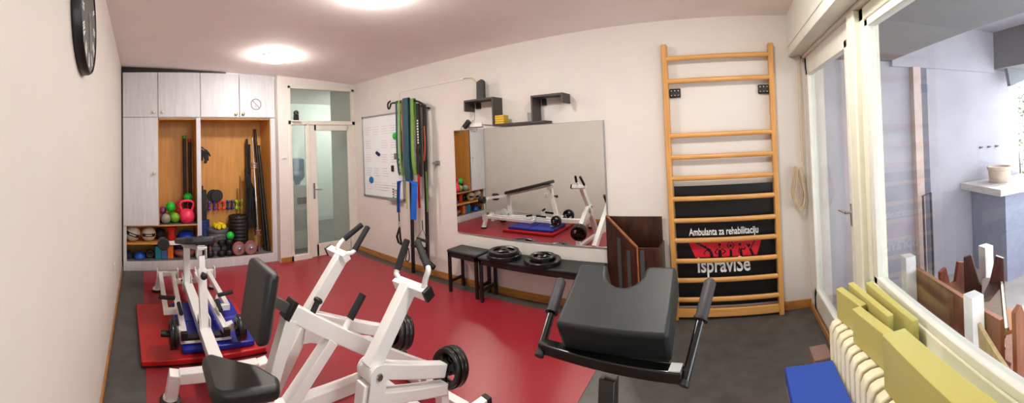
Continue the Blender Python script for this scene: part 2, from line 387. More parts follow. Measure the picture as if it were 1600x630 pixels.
# low row
dumbbell('hex_dumbbell', (-5.3,-.17,.175), (-5.13,-.17,.175), .042, .014, simple('navy_rubber',(24,34,70),.5), 'navy blue dumbbell in the lowest cubby by the left wall', None, 6)
o = MB().lathe([(0,0),(.075,.0),(.085,.01),(.08,.045),(.055,.08),(.02,.098),(0,.1)], (-5.18,-.02,.131)).build('half_ball', simple('blue_rubber',(24,78,176),.4)); tag(o,'small blue rubber half ball in the lowest cubby','ball')
t = thing('round_speaker', (-5.2,.125,.131), 'small black round device with grey ring in the lowest cubby', 'device')
MB().lathe([(0,-.04),(.05,-.04),(.057,-.02),(.057,.02),(.05,.035),(.03,.03),(0,.02)], (-5.2,.125,.19), (1,0,0)).build('housing', BLACK, t)
MB().tube([(-5.165,.125+.044*math.cos(a),.19+.044*math.sin(a)) for a in [2*PI*i/24 for i in range(24)]], .004, 6, True).build('ring', simple('dark_grey_ring',(90,90,92)), t)
MB().box((-5.23,.1,.131),(-5.17,.15,.14)).build('foot', BLACK, t)
for y, c, nm in ((.235,(30,132,150),'teal'),(.32,(70,104,168),'blue'),(.405,(238,122,28),'orange')):
    o = MB().box((-5.3,y-.04,.131),(-5.13,y+.04,.305)).build('yoga_block', simple('foam_'+nm,c,.8), bevel=.006); tag(o, nm+' foam yoga block standing in the lowest cubby','yoga block','yoga blocks')
t = thing('balance_disc', (-5.27,.61,.131), 'dusty pink inflated balance disc in the lowest cubby', 'balance disc')
MB().lathe([(0,0),(.12,.005),(.155,.04),(.16,.06),(.15,.085),(.11,.105),(0,.11)], (-5.27,.61,.131)).build('disc_body', simple('pink_rubber',(176,110,98),.45), t)
MB().lathe([(.02,.0),(.028,.002),(.028,.008),(.0,.01)], (-5.27,.61,.24)).build('valve', simple('pink_rubber',(176,110,98),.45), t)
o = MB().lathe([(0,0),(.13,.0),(.14,.02),(.12,.05),(.06,.072),(0,.078)], (-5.29,.6,.243)).build('folded_band_pouch', simple('navy_cloth',(28,34,66),.8)); tag(o,'navy cushion lying on the pink balance disc','cushion')
# balls on the open shelf
ball('toning_ball', (-5.24,.305,.607+.055),.055, simple('violet_vinyl',(92,52,120),.35),'violet vinyl ball under the purple one by the wardrobe door','ball','toning balls')
ball('toning_ball', (-5.26,.31,.77),.055, simple('purple_vinyl',(128,48,104),.35),'plum purple vinyl ball on top by the wardrobe door','ball','toning balls')
ball('toning_ball', (-5.13,.345,.607+.068),.068, simple('greybeige_vinyl',(150,148,134),.35),'grey marbled vinyl ball at the front of the shelf','ball','toning balls')
ball('toning_ball', (-5.18,.475,.607+.07),.07, simple('lime_vinyl',(120,178,40),.35),'olive lime vinyl ball between grey ball and pink kettlebell','ball','toning balls')
ball('toning_ball', (-5.3,.44,.607+.072),.072, simple('lime_dark_vinyl',(96,160,36),.35),'darker lime vinyl ball behind the front lime one','ball','toning balls')
ball('toning_ball', (-5.22,.415,.607+.215),.068, simple('green_vinyl',(30,196,60),.3),'bright green vinyl ball resting on top of the ball pile','ball','toning balls')
def kettlebell(c, r, m, label, hs=1.0, rz=0):
    c = V(c); t = thing('kettlebell', tuple(c), label, 'kettlebell', 'kettlebells')
    MB().lathe([(0,0),(r*.6,0),(r*.84,r*.22),(r*.97,r*.55),(r,r*.85),(r*.95,r*1.15),(r*.8,r*1.45),(r*.52,r*1.68),(r*.25,r*1.78),(0,r*1.8)], c, n=28).build('bell', m, t)
    hp = [(0,-.6,1.4),(0,-.72,1.8),(0,-.92,2.3),(0,-.7,2.72),(0,0,2.82),(0,.7,2.72),(0,.92,2.3),(0,.72,1.8),(0,.6,1.4)]
    R = Matrix.Rotation(rz,3,'Z')
    MB().tube([c+R@V((x*r*hs,y*r*hs,z*r)) for x,y,z in hp], r*.155, 10, smooth=2).build('kettlebell_handle', m, t)
    return t
kettlebell((-5.16,.64,.607),.108, simple('pink_vinyl',(232,52,88),.35),'big pink kettlebell at the front of the open shelf')
kettlebell((-5.38,.60,.607),.1, simple('crimson_vinyl',(186,30,60),.35),'crimson kettlebell half hidden behind the big pink one',1.0,.2)
# poles with coloured ends
for y, z1, c, nm in ((.645,1.83,(40,170,40),'green'),(.725,1.78,(186,50,40),'red')):
    t = thing('exercise_pole', (-5.4,y,.607), 'tall black exercise pole with %s tip leaning in the narrow niche'%nm, 'pole', 'poles in the narrow niche')
    MB().cyl((-5.38,y,.607),(-5.42,y,z1-.05),.024,n=16).build('shaft', RUBBER, t)
    MB().cyl((-5.42,y,z1-.05),(-5.422,y,z1),.026,n=16).build('tip', simple(nm+'_tip',c), t)
ball('toning_ball', (-5.30,.675,.607+.335),.062, simple('green_vinyl',(30,196,60),.3),'green vinyl ball held against the black poles above the kettlebells','ball','toning balls')
# right niche ------------------------------------------------
zf = .131
t = thing('hanging_straps', (-5.3,.85,1.45), 'black webbing straps bundled on a hook inside the wardrobe', 'straps')
MB().tube([(-5.3,.803,1.63),(-5.27,.83,1.66),(-5.25,.9,1.64),(-5.25,.97,1.58),(-5.27,1.0,1.52)],.012,8,smooth=2).build('hook', BLACK, t)
m = MB()
for k in range(6):
    y = .83+.022*k; m.ribbon([(-5.26,y,1.64-.012*k),(-5.23,y+.01,1.58),(-5.24,y+.02*(k%2),1.50-.02*(k%3)),(-5.27,y+.01,1.56),(-5.28,y,1.63-.012*k)],(0,.03,.004),.006,True)
m.ribbon([(-5.24,.93,1.6),(-5.23,.94,1.5),(-5.24,.92,1.42)],(0,.045,0),.012); m.build('strap', simple('black_webbing',(22,22,24),.8), t)
o = MB().lathe([(.02,0),(.055,0),(.058,.01),(.058,.42),(.05,.43),(.012,.43),(.012,.49),(.0,.49)], (-5.38,.90,.60)).build('foam_roller', simple('charcoal_foam',(34,36,38),.8)); tag(o,'tall charcoal foam roller standing on the blue plate stack','foam roller')
for k in range(5):
    z = zf+.24+.0465*k
    o = MB().lathe([(.02,0),(.082,0),(.088,.006),(.088,.038),(.082,.045),(.02,.045),(.02,0)], (-5.36,.905,z)).build('step_riser', simple('navy_plastic',(28,52,112),.45)); tag(o,'navy blue ring, %s in the stack by the wardrobe divider'%(NTH[k] if k < 4 else 'topmost'),'riser','navy rings stacked by the divider')
o = MB().box((-5.46,.82,zf),(-5.28,.99,zf+.238)).build('equipment_box', simple('black_carton',(28,28,32),.7), bevel=.006); tag(o,'low black box under the navy ring stack','box')
# wall discs
for dx, y in ((-5.475,1.075),(-5.44,1.12)):
    o = MB().lathe([(0,0),(.018,0),(.018,.004),(.088,.004),(.094,.012),(.094,.02),(.088,.026),(0,.026)], (dx,y,.93), (1,0,0)).build('rubber_disc', RUBBER); tag(o,'black rubber disc on the wardrobe back wall, %s'%('partly hidden one nearer the divider' if y < 1.1 else 'overlapping in front'),'disc','black discs on the wardrobe back wall')
# dumbbell wall rack with eight small dumbbells
t = thing('dumbbell_rack', (-5.49,1.25,.72), 'thin wall rail holding eight small coloured dumbbells', 'rack')
MB().box((-5.5,.97,.735),(-5.49,1.53,.75)).box((-5.5,.97,.815),(-5.49,1.53,.83)).build('rail', simple('oak_strip',(190,136,70)), t, each=True)
m = MB()
for y in (1.01,1.09,1.16,1.23,1.30,1.365,1.43,1.50): m.box((-5.49,y-.018,.772),(-5.44,y-.012,.778)).box((-5.49,y+.012,.772),(-5.44,y+.018,.778))
m.build('prong', BLACK, t, each=True)
cols = {'purple':(86,40,150),'coral red':(226,62,52),'indigo':(44,36,110),'lime green':(146,206,40)}
for i, (y, cn) in enumerate(zip((1.01,1.09,1.16,1.23,1.30,1.365,1.43,1.50), ['purple']*2+['coral red']*2+['indigo']*2+['lime green']*2)):
    side = 'first' if i%2 == 0 else 'second'
    nb = {0:'nearest the foam roller',1:'beside the coral ones',2:'beside the purple ones',3:'beside the indigo ones',4:'beside the coral ones',5:'beside the lime ones',6:'beside the indigo ones',7:'at the right end of the rail'}[i]
    dumbbell('small_dumbbell', (-5.455,y,.715), (-5.455,y,.855), .027, .012, simple('vinyl_'+cn.replace(' ','_'),cols[cn],.4), 'small %s dumbbell hung upright, %s'%(cn,nb), 'small dumbbells on the wall rail', 6)
# grey plates stack w/ yellow dumbbells
gp = simple('grey_iron',(92,96,98),.5)
def plate(c, r, th, m, label, group, axis=(0,0,1), name='weight_plate', holes=3, hub=.025, phase=0., cat='weight plate'):
    # grip plate: rim, web with openings, hub
    c, d = V(c), V(axis).normalized()
    a = d.cross(V((0,0,1)) if abs(d.z) < .9 else V((1,0,0))).normalized(); b = d.cross(a)
    mb = MB(); N = 60
    rr = [hub, r*.30, r*.38, r*.72, r*.80, r*.97, r]
    hh = [th*.5, th*.5, th*.30, th*.30, th*.5, th*.5, th*.36]
    top, bot = [], []
    for j, (q, hgt) in enumerate(zip(rr, hh)):
        top.append([mb.bm.verts.new(c+(a*math.cos(2*PI*k/N+phase)+b*math.sin(2*PI*k/N+phase))*q+d*hgt) for k in range(N)])
        bot.append([mb.bm.verts.new(c+(a*math.cos(2*PI*k/N+phase)+b*math.sin(2*PI*k/N+phase))*q-d*hgt) for k in range(N)])
    def hole(j, k):
        if not holes or j not in (2,): return False
        per = N//holes; return (k % per) < per*.62
    for j in range(len(rr)-1):
        for k in range(N):
            k2 = (k+1)%N
            if hole(j,k):
                for jj, kk in ((j,None),(j+1,None)):
                    mb.face([top[jj][k], top[jj][k2], bot[jj][k2], bot[jj][k]])
                if not hole(j,(k-1)%N): mb.face([top[j][k],top[j+1][k],bot[j+1][k],bot[j][k]])
                if not hole(j,k2): mb.face([top[j][k2],top[j+1][k2],bot[j+1][k2],bot[j][k2]])
                continue
            mb.face([top[j][k], top[j+1][k], top[j+1][k2], top[j][k2]])
            mb.face([bot[j][k], bot[j][k2], bot[j+1][k2], bot[j+1][k]])
    for k in range(N):
        k2 = (k+1)%N
        mb.face([top[-1][k], bot[-1][k], bot[-1][k2], top[-1][k2]]); mb.face([top[0][k], top[0][k2], bot[0][k2], bot[0][k]])
    o = mb.build(name, m, loc=tuple(c)); return tag(o, label, cat, group)
for k in range(6):
    z = zf+.03+.0595*k
    plate((-5.30,1.10,z),.155-.003*(k%2),.055,gp,'grey iron plate under the yellow dumbbells, %s of its stack'%(NTH[k] if k < 5 else 'topmost'),'grey iron plates in the wardrobe',holes=0)
for k, (x, y, z) in enumerate(((-5.26,1.065,.527),(-5.19,1.09,.527),(-5.31,1.14,.527),(-5.22,1.165,.527))):
    dumbbell('yellow_dumbbell', (x-.09,y,z), (x+.06,y,z), .033, .012, simple('yellow_vinyl',(226,208,22),.4), 'yellow vinyl dumbbell on the grey plate stack, the %s one'%['back left','front left','back right','front right'][k],'yellow dumbbells on the grey plates')
for k in range(10):
    z = zf+.026+.0515*k
    plate((-5.33,1.42,z),.145,.05,RUBBER,'black rubber plate, %s of the tall wardrobe stack'%NTH[k],'tall stack of black plates in the wardrobe',holes=0)
for y, y2, z1 in ((1.455,1.45,1.02),(1.50,1.49,1.21)):
    o = MB().cyl((-5.40,y2,.655),(-5.48,y,z1),.009,n=10).build('wooden_stick', simple('stick_wood',(150,96,48),.6)); tag(o,'%s thin wooden stick standing on the tall black plate stack'%('shorter' if z1<1.1 else 'taller'),'stick')
# tangle of straps and bands
t = thing('resistance_strap_bundle', (-5.4,1.62,.4), 'tangled bundle of black straps and tubes hanging beside the barbell', 'straps')
for y0, y1, z0, r in ((1.59,1.57,1.77,.02),(1.63,1.62,1.69,.018)):
    MB().tube([(-5.4,y0,z0),(-5.4,y0,1.3),(-5.38,y1,.9),(-5.36,y1,.45)], r, 8, smooth=1).build('tube_strap', RUBBER, t)
rnd = random.Random(3)
for k in range(9):
    y = 1.53+.018*k; z0 = 1.38-.04*k; z1 = .35+.1*rnd.random(); A = rnd.uniform(-.05,.05); B = rnd.uniform(-.05,.05)
    MB().tube([(-5.3-.01*k,y,z0),(-5.28,y+A,z0*.7+z1*.3),(-5.3,y-B,z0*.4+z1*.6),(-5.3,y+A/2,z1),(-5.33,y+.05,z0*.4+z1*.6),(-5.33,y+.02-B,z0*.8+z1*.2)], .011, 8, True, smooth=2).build('strap_loop', simple('black_webbing',(22,22,24),.8), t)
# bars
for y0, z0, x0, y1, z1, x1, r, lab in ((1.73,1.89,-5.42,1.79,zf,-5.2,.02,'longest black bar leaning in the right corner of the wardrobe'),(1.775,1.64,-5.4,1.815,zf,-5.14,.026,'thick black bar leaning against the right side of the wardrobe')):
    o = MB().cyl((x1,y1,z1),(x0,y0,z0),r,n=14).lathe([(0,0),(r*1.15,0),(r*1.15,.03),(0,.03)],(x0,y0,z0)).build('leaning_bar', RUBBER); tag(o,lab,'bar')
def barbell():
    t = thing('barbell', (-5.17,1.655,zf), 'chrome barbell standing on end in the wardrobe with collars', 'barbell')
    a, b = V((-5.13,1.665,zf)), V((-5.25,1.635,1.78)); d = (b-a).normalized()
    MB().cyl(a, b, .0125, n=14).build('bar', CHROME, t)
    MB().cyl(a+d*.72, a+d*.78, .019, n=14).build('grip_collar', CHROME, t)
    for s in (.24, 1.2):
        for k in range(3):
            MB().lathe([(.013,0),(.052-.008*(k%2),0),(.055-.008*(k%2),.005),(.055-.008*(k%2),.022),(.013,.026)], a+d*(s+.03*k), d, 22).build('collar_plate', [simple('chrome_pinkish',(214,178,172),.2,metal=.9),CHROME][k%2], t)
barbell()
# dumbbells on the niche floor
for y, lab in ((.955,'black dumbbell with chrome neck standing on end by the divider'),(1.115,'black rubber dumbbell standing on end before the grey plates'),(1.225,'black rubber dumbbell standing under the green ball')):
    t = thing('standing_dumbbell', (-5.13,y,zf), lab, 'dumbbell', 'dumbbells standing on the wardrobe floor')
    mm = RUBBER
    MB().lathe([(0,0),(.05,0),(.058,.01),(.058,.06),(.045,.075),(0,.075)], (-5.13,y,zf), n=8).build('dumbbell_head', mm, t)
    MB().cyl((-5.13,y,zf+.07),(-5.13,y,zf+.16), .016, n=12).build('handle', CHROME if y < 1 else mm, t)
    MB().lathe([(0,.155),(.045,.155),(.056,.17),(.056,.21),(.048,.222),(0,.222)], (-5.13,y,zf), n=8).build('dumbbell_head', mm, t)
ball('toning_ball', (-5.13,1.245,zf+.222+.05),.055, simple('green_vinyl',(30,196,60),.3),'bright green ball resting on a standing dumbbell head','ball','toning balls')
t = thing('kettlebell', (-5.28,1.24,zf), 'black kettlebell with green lid behind the green ball', 'kettlebell')
MB().lathe([(0,0),(.05,0),(.075,.05),(.08,.12),(.06,.2),(.055,.25),(0,.26)], (-5.27,1.235,zf)).build('bell', RUBBER, t)
MB().lathe([(0,0),(.05,0),(.05,.012),(.03,.02),(0,.022)], (-5.27,1.235,zf+.26)).build('lid', simple('green_vinyl',(30,196,60),.3), t)
PK = simple('pink_chrome_plate',(190,128,124),.3,metal=.6)
for x, y, lab in ((-5.16,1.345,'chrome dumbbell with pink-rimmed plates, the one nearer the green ball'),(-5.15,1.515,'chrome dumbbell with pink-rimmed plates, the one nearer the barbell')):
    t = thing('chrome_dumbbell', (x,y,zf), lab, 'dumbbell', 'chrome dumbbells')
    c = V((x,y,zf+.095)); d = V((1,.12,0)).normalized()
    MB().cyl(c-d*.2, c+d*.1, .013, n=12).build('handle', CHROME, t)
    for s in (.05,-.2):
        for k in range(2):
            MB().lathe([(.07,0),(.09,.002),(.095,.01),(.09,.02),(.07,.021)], c+d*(s+.022*k), d, 30).build('plate_rim', PK, t)
            MB().lathe([(.012,.003),(.03,.001),(.04,.005),(.072,.004),(.072,.018),(.04,.017),(.03,.021),(.012,.019)], c+d*(s+.022*k), d, 30).build('plate', simple('satin_plate',(176,160,158),.35,metal=.6), t)
    MB().lathe([(0,0),(.016,0),(.022,.006),(.022,.022),(.014,.028),(0,.03)], c+d*.095, d, 6).build('nut', CHROME, t)

# ------------------------------------------------------------------ clock wall
def clock():
    cx, cz, r = -1.565, 2.145, .235; y0 = YN
    t = thing('wall_clock', (cx,y0,cz-r), 'large round black wall clock with roman numerals', 'clock')
    MB().lathe([(0,0),(r*.97,0),(r,.008),(r,.03),(r-.006,.042),(r-.012,.044),(r-.014,.036),(0,.036)], (cx,y0,cz), (0,1,0), 56).build('clock_case', BLACK, t)
    MB().lathe([(0,.0365),(r-.016,.0365),(r-.016,.0375),(0,.0375)], (cx,y0,cz), (0,1,0), 56).build('clock_face', simple('clock_face_grey',(72,70,68),.6), t)
    rom = ['XII','I','II','III','IIII','V','VI','VII','VIII','IX','X','XI']
    yy = y0+.0385
    for i, s in enumerate(rom):
        a = 2*PI*i/12; # 12 at top; viewed from +y, clockwise is towards -x ... x axis runs to viewer's left
        rad = V((-math.sin(a),0,math.cos(a))); tan = V((-math.cos(a),0,-math.sin(a)))
        m = MB(); w = {'I':.011,'V':.022,'X':.024}; W = sum(w[c] for c in s); x = -W/2
        for ch in s:
            cxx = x+w[ch]/2; x += w[ch]
            def P(u, v): return V((cx,yy,cz))+tan*(cxx+u)+rad*(r*.74+v)
            hh = .03
            if ch == 'I': m.beam(P(0,-hh),P(0,hh),.006,.002,(0,1,0))
            if ch == 'V': m.beam(P(0,-hh),P(-.007,hh),.006,.002,(0,1,0)); m.beam(P(0,-hh),P(.007,hh),.006,.002,(0,1,0))
            if ch == 'X': m.beam(P(-.008,-hh),P(.008,hh),.006,.002,(0,1,0)); m.beam(P(.008,-hh),P(-.008,hh),.006,.002,(0,1,0))
        m.build('numeral', simple('clock_numeral',(228,226,218),.6), t)
    for a, L, nm in ((2.9,.13,'hour_hand'),(2.55,.19,'minute_hand')):
        d = V((-math.sin(a),0,math.cos(a)))
        MB().beam(V((cx,yy+.004,cz))-d*.03, V((cx,yy+.004,cz))+d*L, .009 if nm == 'hour_hand' else .006, .002, (0,1,0)).build(nm, simple('hand_grey',(150,148,144)), t)
clock()
def socket(x, y, z, n, label):
    t = thing('wall_socket', (x,y,z), label, 'socket')
    if n == 'y':
        MB().box((x-.04,y,z),(x+.04,y+.01,z+.08)).build('cover_plate', PLASTICW, t, bevel=.003)
        MB().lathe([(.02,.0105),(.02,.012),(0,.012)],(x,y,z+.04),(0,1,0)).build('socket_hole', simple('socket_grey',(190,188,184)), t)
    else:
        MB().box((x,y-.04,z),(x+.01,y+.04,z+.03)).build('cover_plate', PLASTICW, t, bevel=.003)
        MB().box((x+.01,y-.03,z+.008),(x+.014,y+.03,z+.022)).build('rocker', simple('socket_grey',(190,188,184)), t)
socket(-3.52,YN,.47,'y','white wall socket low on the clock wall')
socket(XD,2.01,1.46,'x','small grey-white switch on the pier beside the door')

# ------------------------------------------------------------------ things at the door
t = thing('webcam', (XD+.03,2.20,2.015), 'black webcam speaker standing on the transom ledge', 'camera')
MB().prism([(XD-.005,2.165,2.02),(XD-.005,2.24,2.02),(XD-.005,2.232,2.11),(XD-.005,2.172,2.11)],(.05,0,0)).build('body', BLACK, t, bevel=.006)
MB().lathe([(0,0),(.033,0),(.036,.01),(.036,.04),(.03,.052),(.018,.056),(0,.056)],(XD,2.203,2.125),(1,0,0)).build('lens_ring', BLACK, t)
MB().tube([(XD+.055,2.203+.021*math.cos(a),2.125+.021*math.sin(a)) for a in [2*PI*i/20 for i in range(20)]],.003,6,True).build('lens_trim', CHROME, t)
MB().box((XD+.012,2.13,2.0),(XD+.06,2.27,2.015)).build('ledge', DOORC, t)
t = thing('water_cooler', (-5.62,2.50,0), 'white water cooler with blue bottle behind the side light glass', 'water cooler')
MB().box((-5.78,2.38,0),(-5.5,2.66,1.02)).build('cabinet', PLASTICW, t, bevel=.012)
MB().lathe([(.045,-.02),(.05,.02),(.1,.07),(.125,.1),(.125,.2),(.118,.21),(.125,.22),(.125,.36),(.115,.4),(.05,.42),(0,.42)],(-5.64,2.52,1.04)).build('bottle', mat('bottle_blue',(70,140,186),.15,nscale=3,namt=.05), t)
MB().box((-5.5,2.44,.72),(-5.46,2.60,.82)).build('tap_panel', simple('dark_grey_plastic',(60,62,66)), t, bevel=.004)
MB().box((-5.5,2.40,.30),(-5.485,2.62,.62)).build('cup_holder', simple('soft_grey',(190,192,196)), t, bevel=.004)

# ------------------------------------------------------------------ whiteboard
def whiteboard():
    x0, x1, z0, z1 = -4.68, -3.77, .88, 2.045; y = YM
    t = thing('whiteboard', ((x0+x1)/2,y,z0), 'magnetic whiteboard with handwritten schedule on the wall beside the door', 'whiteboard')
    MB().box((x0,y-.018,z0),(x1,y,z1)).build('board_panel', mat('enamel_white',(232,234,236),.18,nscale=3,namt=.01), t)
    f = MB()
    for a, b in (((x0-.012,z0-.012),(x1+.012,z0+.01)),((x0-.012,z1-.01),(x1+.012,z1+.012)),((x0-.012,z0),(x0+.01,z1)),((x1-.01,z0),(x1+.012,z1))):
        f.box((a[0],y-.026,a[1]),(b[0],y,b[1]))
    f.build('board_frame', ALU, t, bevel=.003)
    c = MB()
    for cx, cz in ((x0,z0),(x1,z0),(x0,z1),(x1,z1)): c.box((cx-.016,y-.029,cz-.016),(cx+.016,y-.001,cz+.016))
    c.build('corner_cap', simple('grey_cap',(90,92,94)), t, bevel=.006, each=True)
    MB().box((x1-.3,y-.075,z0-.012),(x1-.02,y-.018,z0-.004)).build('pen_tray', ALU, t)
    rn = random.Random(5)
    for colr, cn, cells in (((206,96,92),'red',[(0,0),(1,0),(2,0),(0,2),(2,2),(0,4),(1,4),(2,4),(2,1)]),((84,92,128),'blue',[(0,1),(3,0),(3,1),(0,3),(3,2),(1,3),(2,3),(3,4)])):
        w = MB()
        for ci, ri in cells:
            bx = x0+.06+ci*.20; bz = z1-.16-ri*.2
            for ln in range(4):
                zz = bz-ln*.034; xx = bx; end = bx+rn.uniform(.09,.15)
                while xx < end:
                    L = rn.uniform(.008,.02)
                    w.beam((xx,y-.0188,zz+rn.uniform(-.003,.003)),(xx+L,y-.0188,zz+rn.uniform(-.004,.004)),.0035,.0008,(0,1,0)); xx += L+rn.uniform(.002,.007)
        w.build('handwriting', simple('marker_'+cn,colr,.6), t)
    w = MB()
    for ln in range(3):
        xx = x0+.38
        while xx < x0+.68-.05*ln:
            L = rn.uniform(.01,.025); w.beam((xx,y-.0188,z0+.17-.035*ln+.01*(xx-x0)),(xx+L,y-.0188,z0+.17-.035*ln+rn.uniform(-.006,.006)),.003,.0008,(0,1,0)); xx += L+.006
    w.build('signature', simple('marker_blue',(84,92,128),.6), t)
    return t
whiteboard()
yb = YM-.018
t = thing('smiley_magnet', (-3.91,yb,1.68), 'green smiling face magnet on the whiteboard', 'magnet', 'magnets on the whiteboard')
MB().lathe([(0,0),(.048,0),(.05,.006),(.046,.014),(0,.018)],(-3.91,yb,1.735),(0,-1,0)).build('magnet_body', simple('smiley_green',(40,190,50),.4), t)
MB().tube([(-3.91+.027*math.cos(a),yb-.0165,1.735+.027*math.sin(a)) for a in [PI*1.1+PI*.8*i/10 for i in range(11)]],.0028,6).sphere((-3.925,yb-.017,1.75),.005).sphere((-3.895,yb-.017,1.75),.005).build('smile', BLACK, t)
for x, z, w_, h_, rot, lab in ((-4.30,1.50,.085,.04,.5,'dark blue board eraser tilted in the middle of the whiteboard'),(-3.975,1.295,.036,.085,0,'black upright magnet holder low on the whiteboard')):
    m = MB().box((-w_/2,-.03,-h_/2),(w_/2,0,h_/2)); m.xform(Matrix.Translation((x,yb,z)) @ Matrix.Rotation(rot,4,'Y'))
    o = m.build('board_magnet', simple('navy_black',(24,28,48),.6) if rot else BLACK, bevel=.008); tag(o,lab,'magnet','magnets on the whiteboard')
o = MB().lathe([(0,0),(.048,0),(.05,.006),(.046,.016),(0,.018)],(-4.49,yb,1.115),(0,-1,0)).build('round_magnet', simple('blue_magnet',(34,110,176),.4)); tag(o,'round blue magnet near the lower left of the whiteboard','magnet','magnets on the whiteboard')
o = MB().box((-3.945,yb-.006,1.42),(-3.885,yb,1.50)).build('photo_magnet', simple('photo_print',(150,130,100),.5,col2=(60,60,60),nscale=60,nsharp=True)); tag(o,'small printed picture magnet on the whiteboard edge','magnet','magnets on the whiteboard')
for z, c, cn in ((1.485,(214,190,40),'yellow'),(1.42,(40,90,180),'blue'),(1.355,(214,80,40),'orange'),(1.285,(190,36,50),'red'),(1.22,(30,120,70),'green')):
    o = MB().lathe([(0,0),(.014,0),(.015,.004),(.011,.009),(0,.01)],(-3.845,yb,z-.005),(0,-1,0)).build('button_magnet', simple('btn_'+cn,c,.4)); tag(o,'tiny %s button magnet in the column on the whiteboard'%cn,'magnet','button magnets')
for k, (c, cn) in enumerate((((40,60,160),'blue'),((150,40,40),'red'),((210,70,60),'coral'),((60,140,70),'green'))):
    t = thing('marker_pen', (-3.9,YM-.045,.935+.0*k), 'white %s-capped marker %s on the whiteboard'%(cn,['topmost','second from the top','third from the top','lowest'][k]), 'marker pen', 'marker pens')
    z = 1.01-.035*k
    MB().cyl((-3.95,YM-.03,z),(-3.85,YM-.03,z),.009,n=10).build('barrel', PLASTICW, t)
    MB().cyl((-3.985,YM-.03,z),(-3.95,YM-.03,z),.0095,n=10).build('cap', simple('cap_'+cn,c), t)

# ------------------------------------------------------------------ band rack
YR = YM-.10
t = thing('band_rack', (-3.39,YR,0), 'tall black metal rack frame standing against the wall, hung with bands', 'rack')
MB().beam((-3.54,YR,0),(-3.51,YR,2.1),.035,.035,(1,0,0)).build('post', BLACK, t, bevel=.003)
MB().beam((-3.275,YR,0),(-3.235,YR,2.08),.035,.035,(1,0,0)).build('post', BLACK, t, bevel=.003)
MB().beam((-3.56,YR,.34),(-3.25,YR,.34),.03,.03).build('lower_crossbar', BLACK, t, bevel=.003)
MB().tube([(-3.80,YR-.07,2.19),(-3.84,YR-.08,2.17),(-3.85,YR-.08,2.12),(-3.825,YR-.08,2.08),(-3.80,YR-.075,2.12),(-3.79,YR-.07,2.165),(-3.62,YR-.06,2.15),(-3.45,YR-.06,2.16),(-3.28,YR-.06,2.13),(-3.22,YR-.02,2.08)],.012,8,smooth=1).build('top_crossbar', BLACK, t)
MB().beam((-3.50,YR,2.09),(-3.22,YR,2.07),.03,.03).beam((-3.50,YR,2.05),(-3.50,YM-.003,2.05),.02,.02).beam((-3.24,YR,2.05),(-3.24,YM-.003,2.05),.02,.02).build('wall_bracket', BLACK, t)
TEAL = simple('dark_teal_band',(36,74,84),.6); LIME = simple('green_band',(118,156,70),.6); REDB = simple('red_band',(176,34,34),.6); BLUEB = simple('blue_band',(24,98,200),.5)
def band(x, w, ztop, zbot, m, label, sway=.02, y0=None, name='resistance_band'):
    y = YR-.062 if y0 is None else y0
    pts = []
    zc = ztop-.02
    for i in range(9): a = PI*i/8; pts.append((x, y-.022*math.cos(a)*1.0, zc+.022*math.sin(a)))
    n = 7
    for i in range(1,n): pts.append((x+sway*math.sin(i/n*PI), y+.022-.006*math.sin(i/n*PI*2), zc+(zbot-zc)*i/n))
    for i in range(5): a = PI*i/4; pts.append((x+sway*.3, y+.02*math.cos(a), zbot-.02*math.sin(a)))
    for i in range(n-1,0,-1): pts.append((x-sway*.5*math.sin(i/n*PI), y-.022+.004*math.sin(i/n*PI*2), zc+(zbot-zc)*i/n))
    o = MB().ribbon(pts,(w,0,0),.006,True).build(name, m); return tag(o,label,'resistance band','hanging resistance bands')
band(-3.665,.035,2.175,1.26,TEAL,'dark teal band hanging nearest the whiteboard')
band(-3.612,.036,2.175,1.24,LIME,'bright green band hanging between the two dark teal ones')
band(-3.455,.10,2.185,1.18,TEAL,'widest dark teal band hanging in the middle of the rack',.015,YR-.095)
band(-3.365,.055,2.17,1.26,LIME,'light green band hanging beside the widest teal band',.03)
band(-3.56,.018,2.17,1.5,simple('orange_brown_strap',(150,84,50),.7),'thin brown strap between the bands near the rack post',.0)
o = MB().ribbon([(-3.30,YR-.07,1.25),(-3.305,YR-.07,1.1),(-3.31,YR-.07,.95),(-3.31,YR-.07,.84)],(.04,0,0),.005).build('resistance_band', REDB); tag(o,'flat red band hanging behind the blue one','resistance band','hanging resistance bands')
o = MB().ribbon([(-3.66,YR-.11,.76),(-3.655,YR-.11,.95),(-3.63,YR-.115,1.12),(-3.61,YR-.115,1.155),(-3.5,YR-.12,1.165),(-3.38,YR-.12,1.16),(-3.33,YR-.115,1.12)],(.012,.045,0),.006).ribbon([(-3.335,YR-.115,1.16),(-3.345,YR-.115,1.0),(-3.36,YR-.115,.86),(-3.375,YR-.115,.70)],(.1,0,0),.005).ribbon([(-3.645,YR-.112,1.15),(-3.645,YR-.112,.95),(-3.65,YR-.112,.76)],(.05,0,0),.005).build('resistance_band', BLUEB); tag(o,'bright blue flat band draped across the rack at mid height','resistance band','hanging resistance bands')
o = MB().tube([(-3.58,YR-.05,1.25),(-3.57,YR-.05,1.0),(-3.565,YR-.05,.8)],.006,8).build('tube_band', simple('lime_tube',(176,190,60),.5)); tag(o,'thin lime tube band hanging in front of the left rack post','resistance band')
o = MB().tube([(-3.205,YR-.04,1.28),(-3.20,YR-.04,1.0),(-3.205,YR-.04,.8)],.009,8).build('tube_band', simple('olive_tube',(84,122,44),.5)); tag(o,'olive green tube band hanging on the right rack post','resistance band')
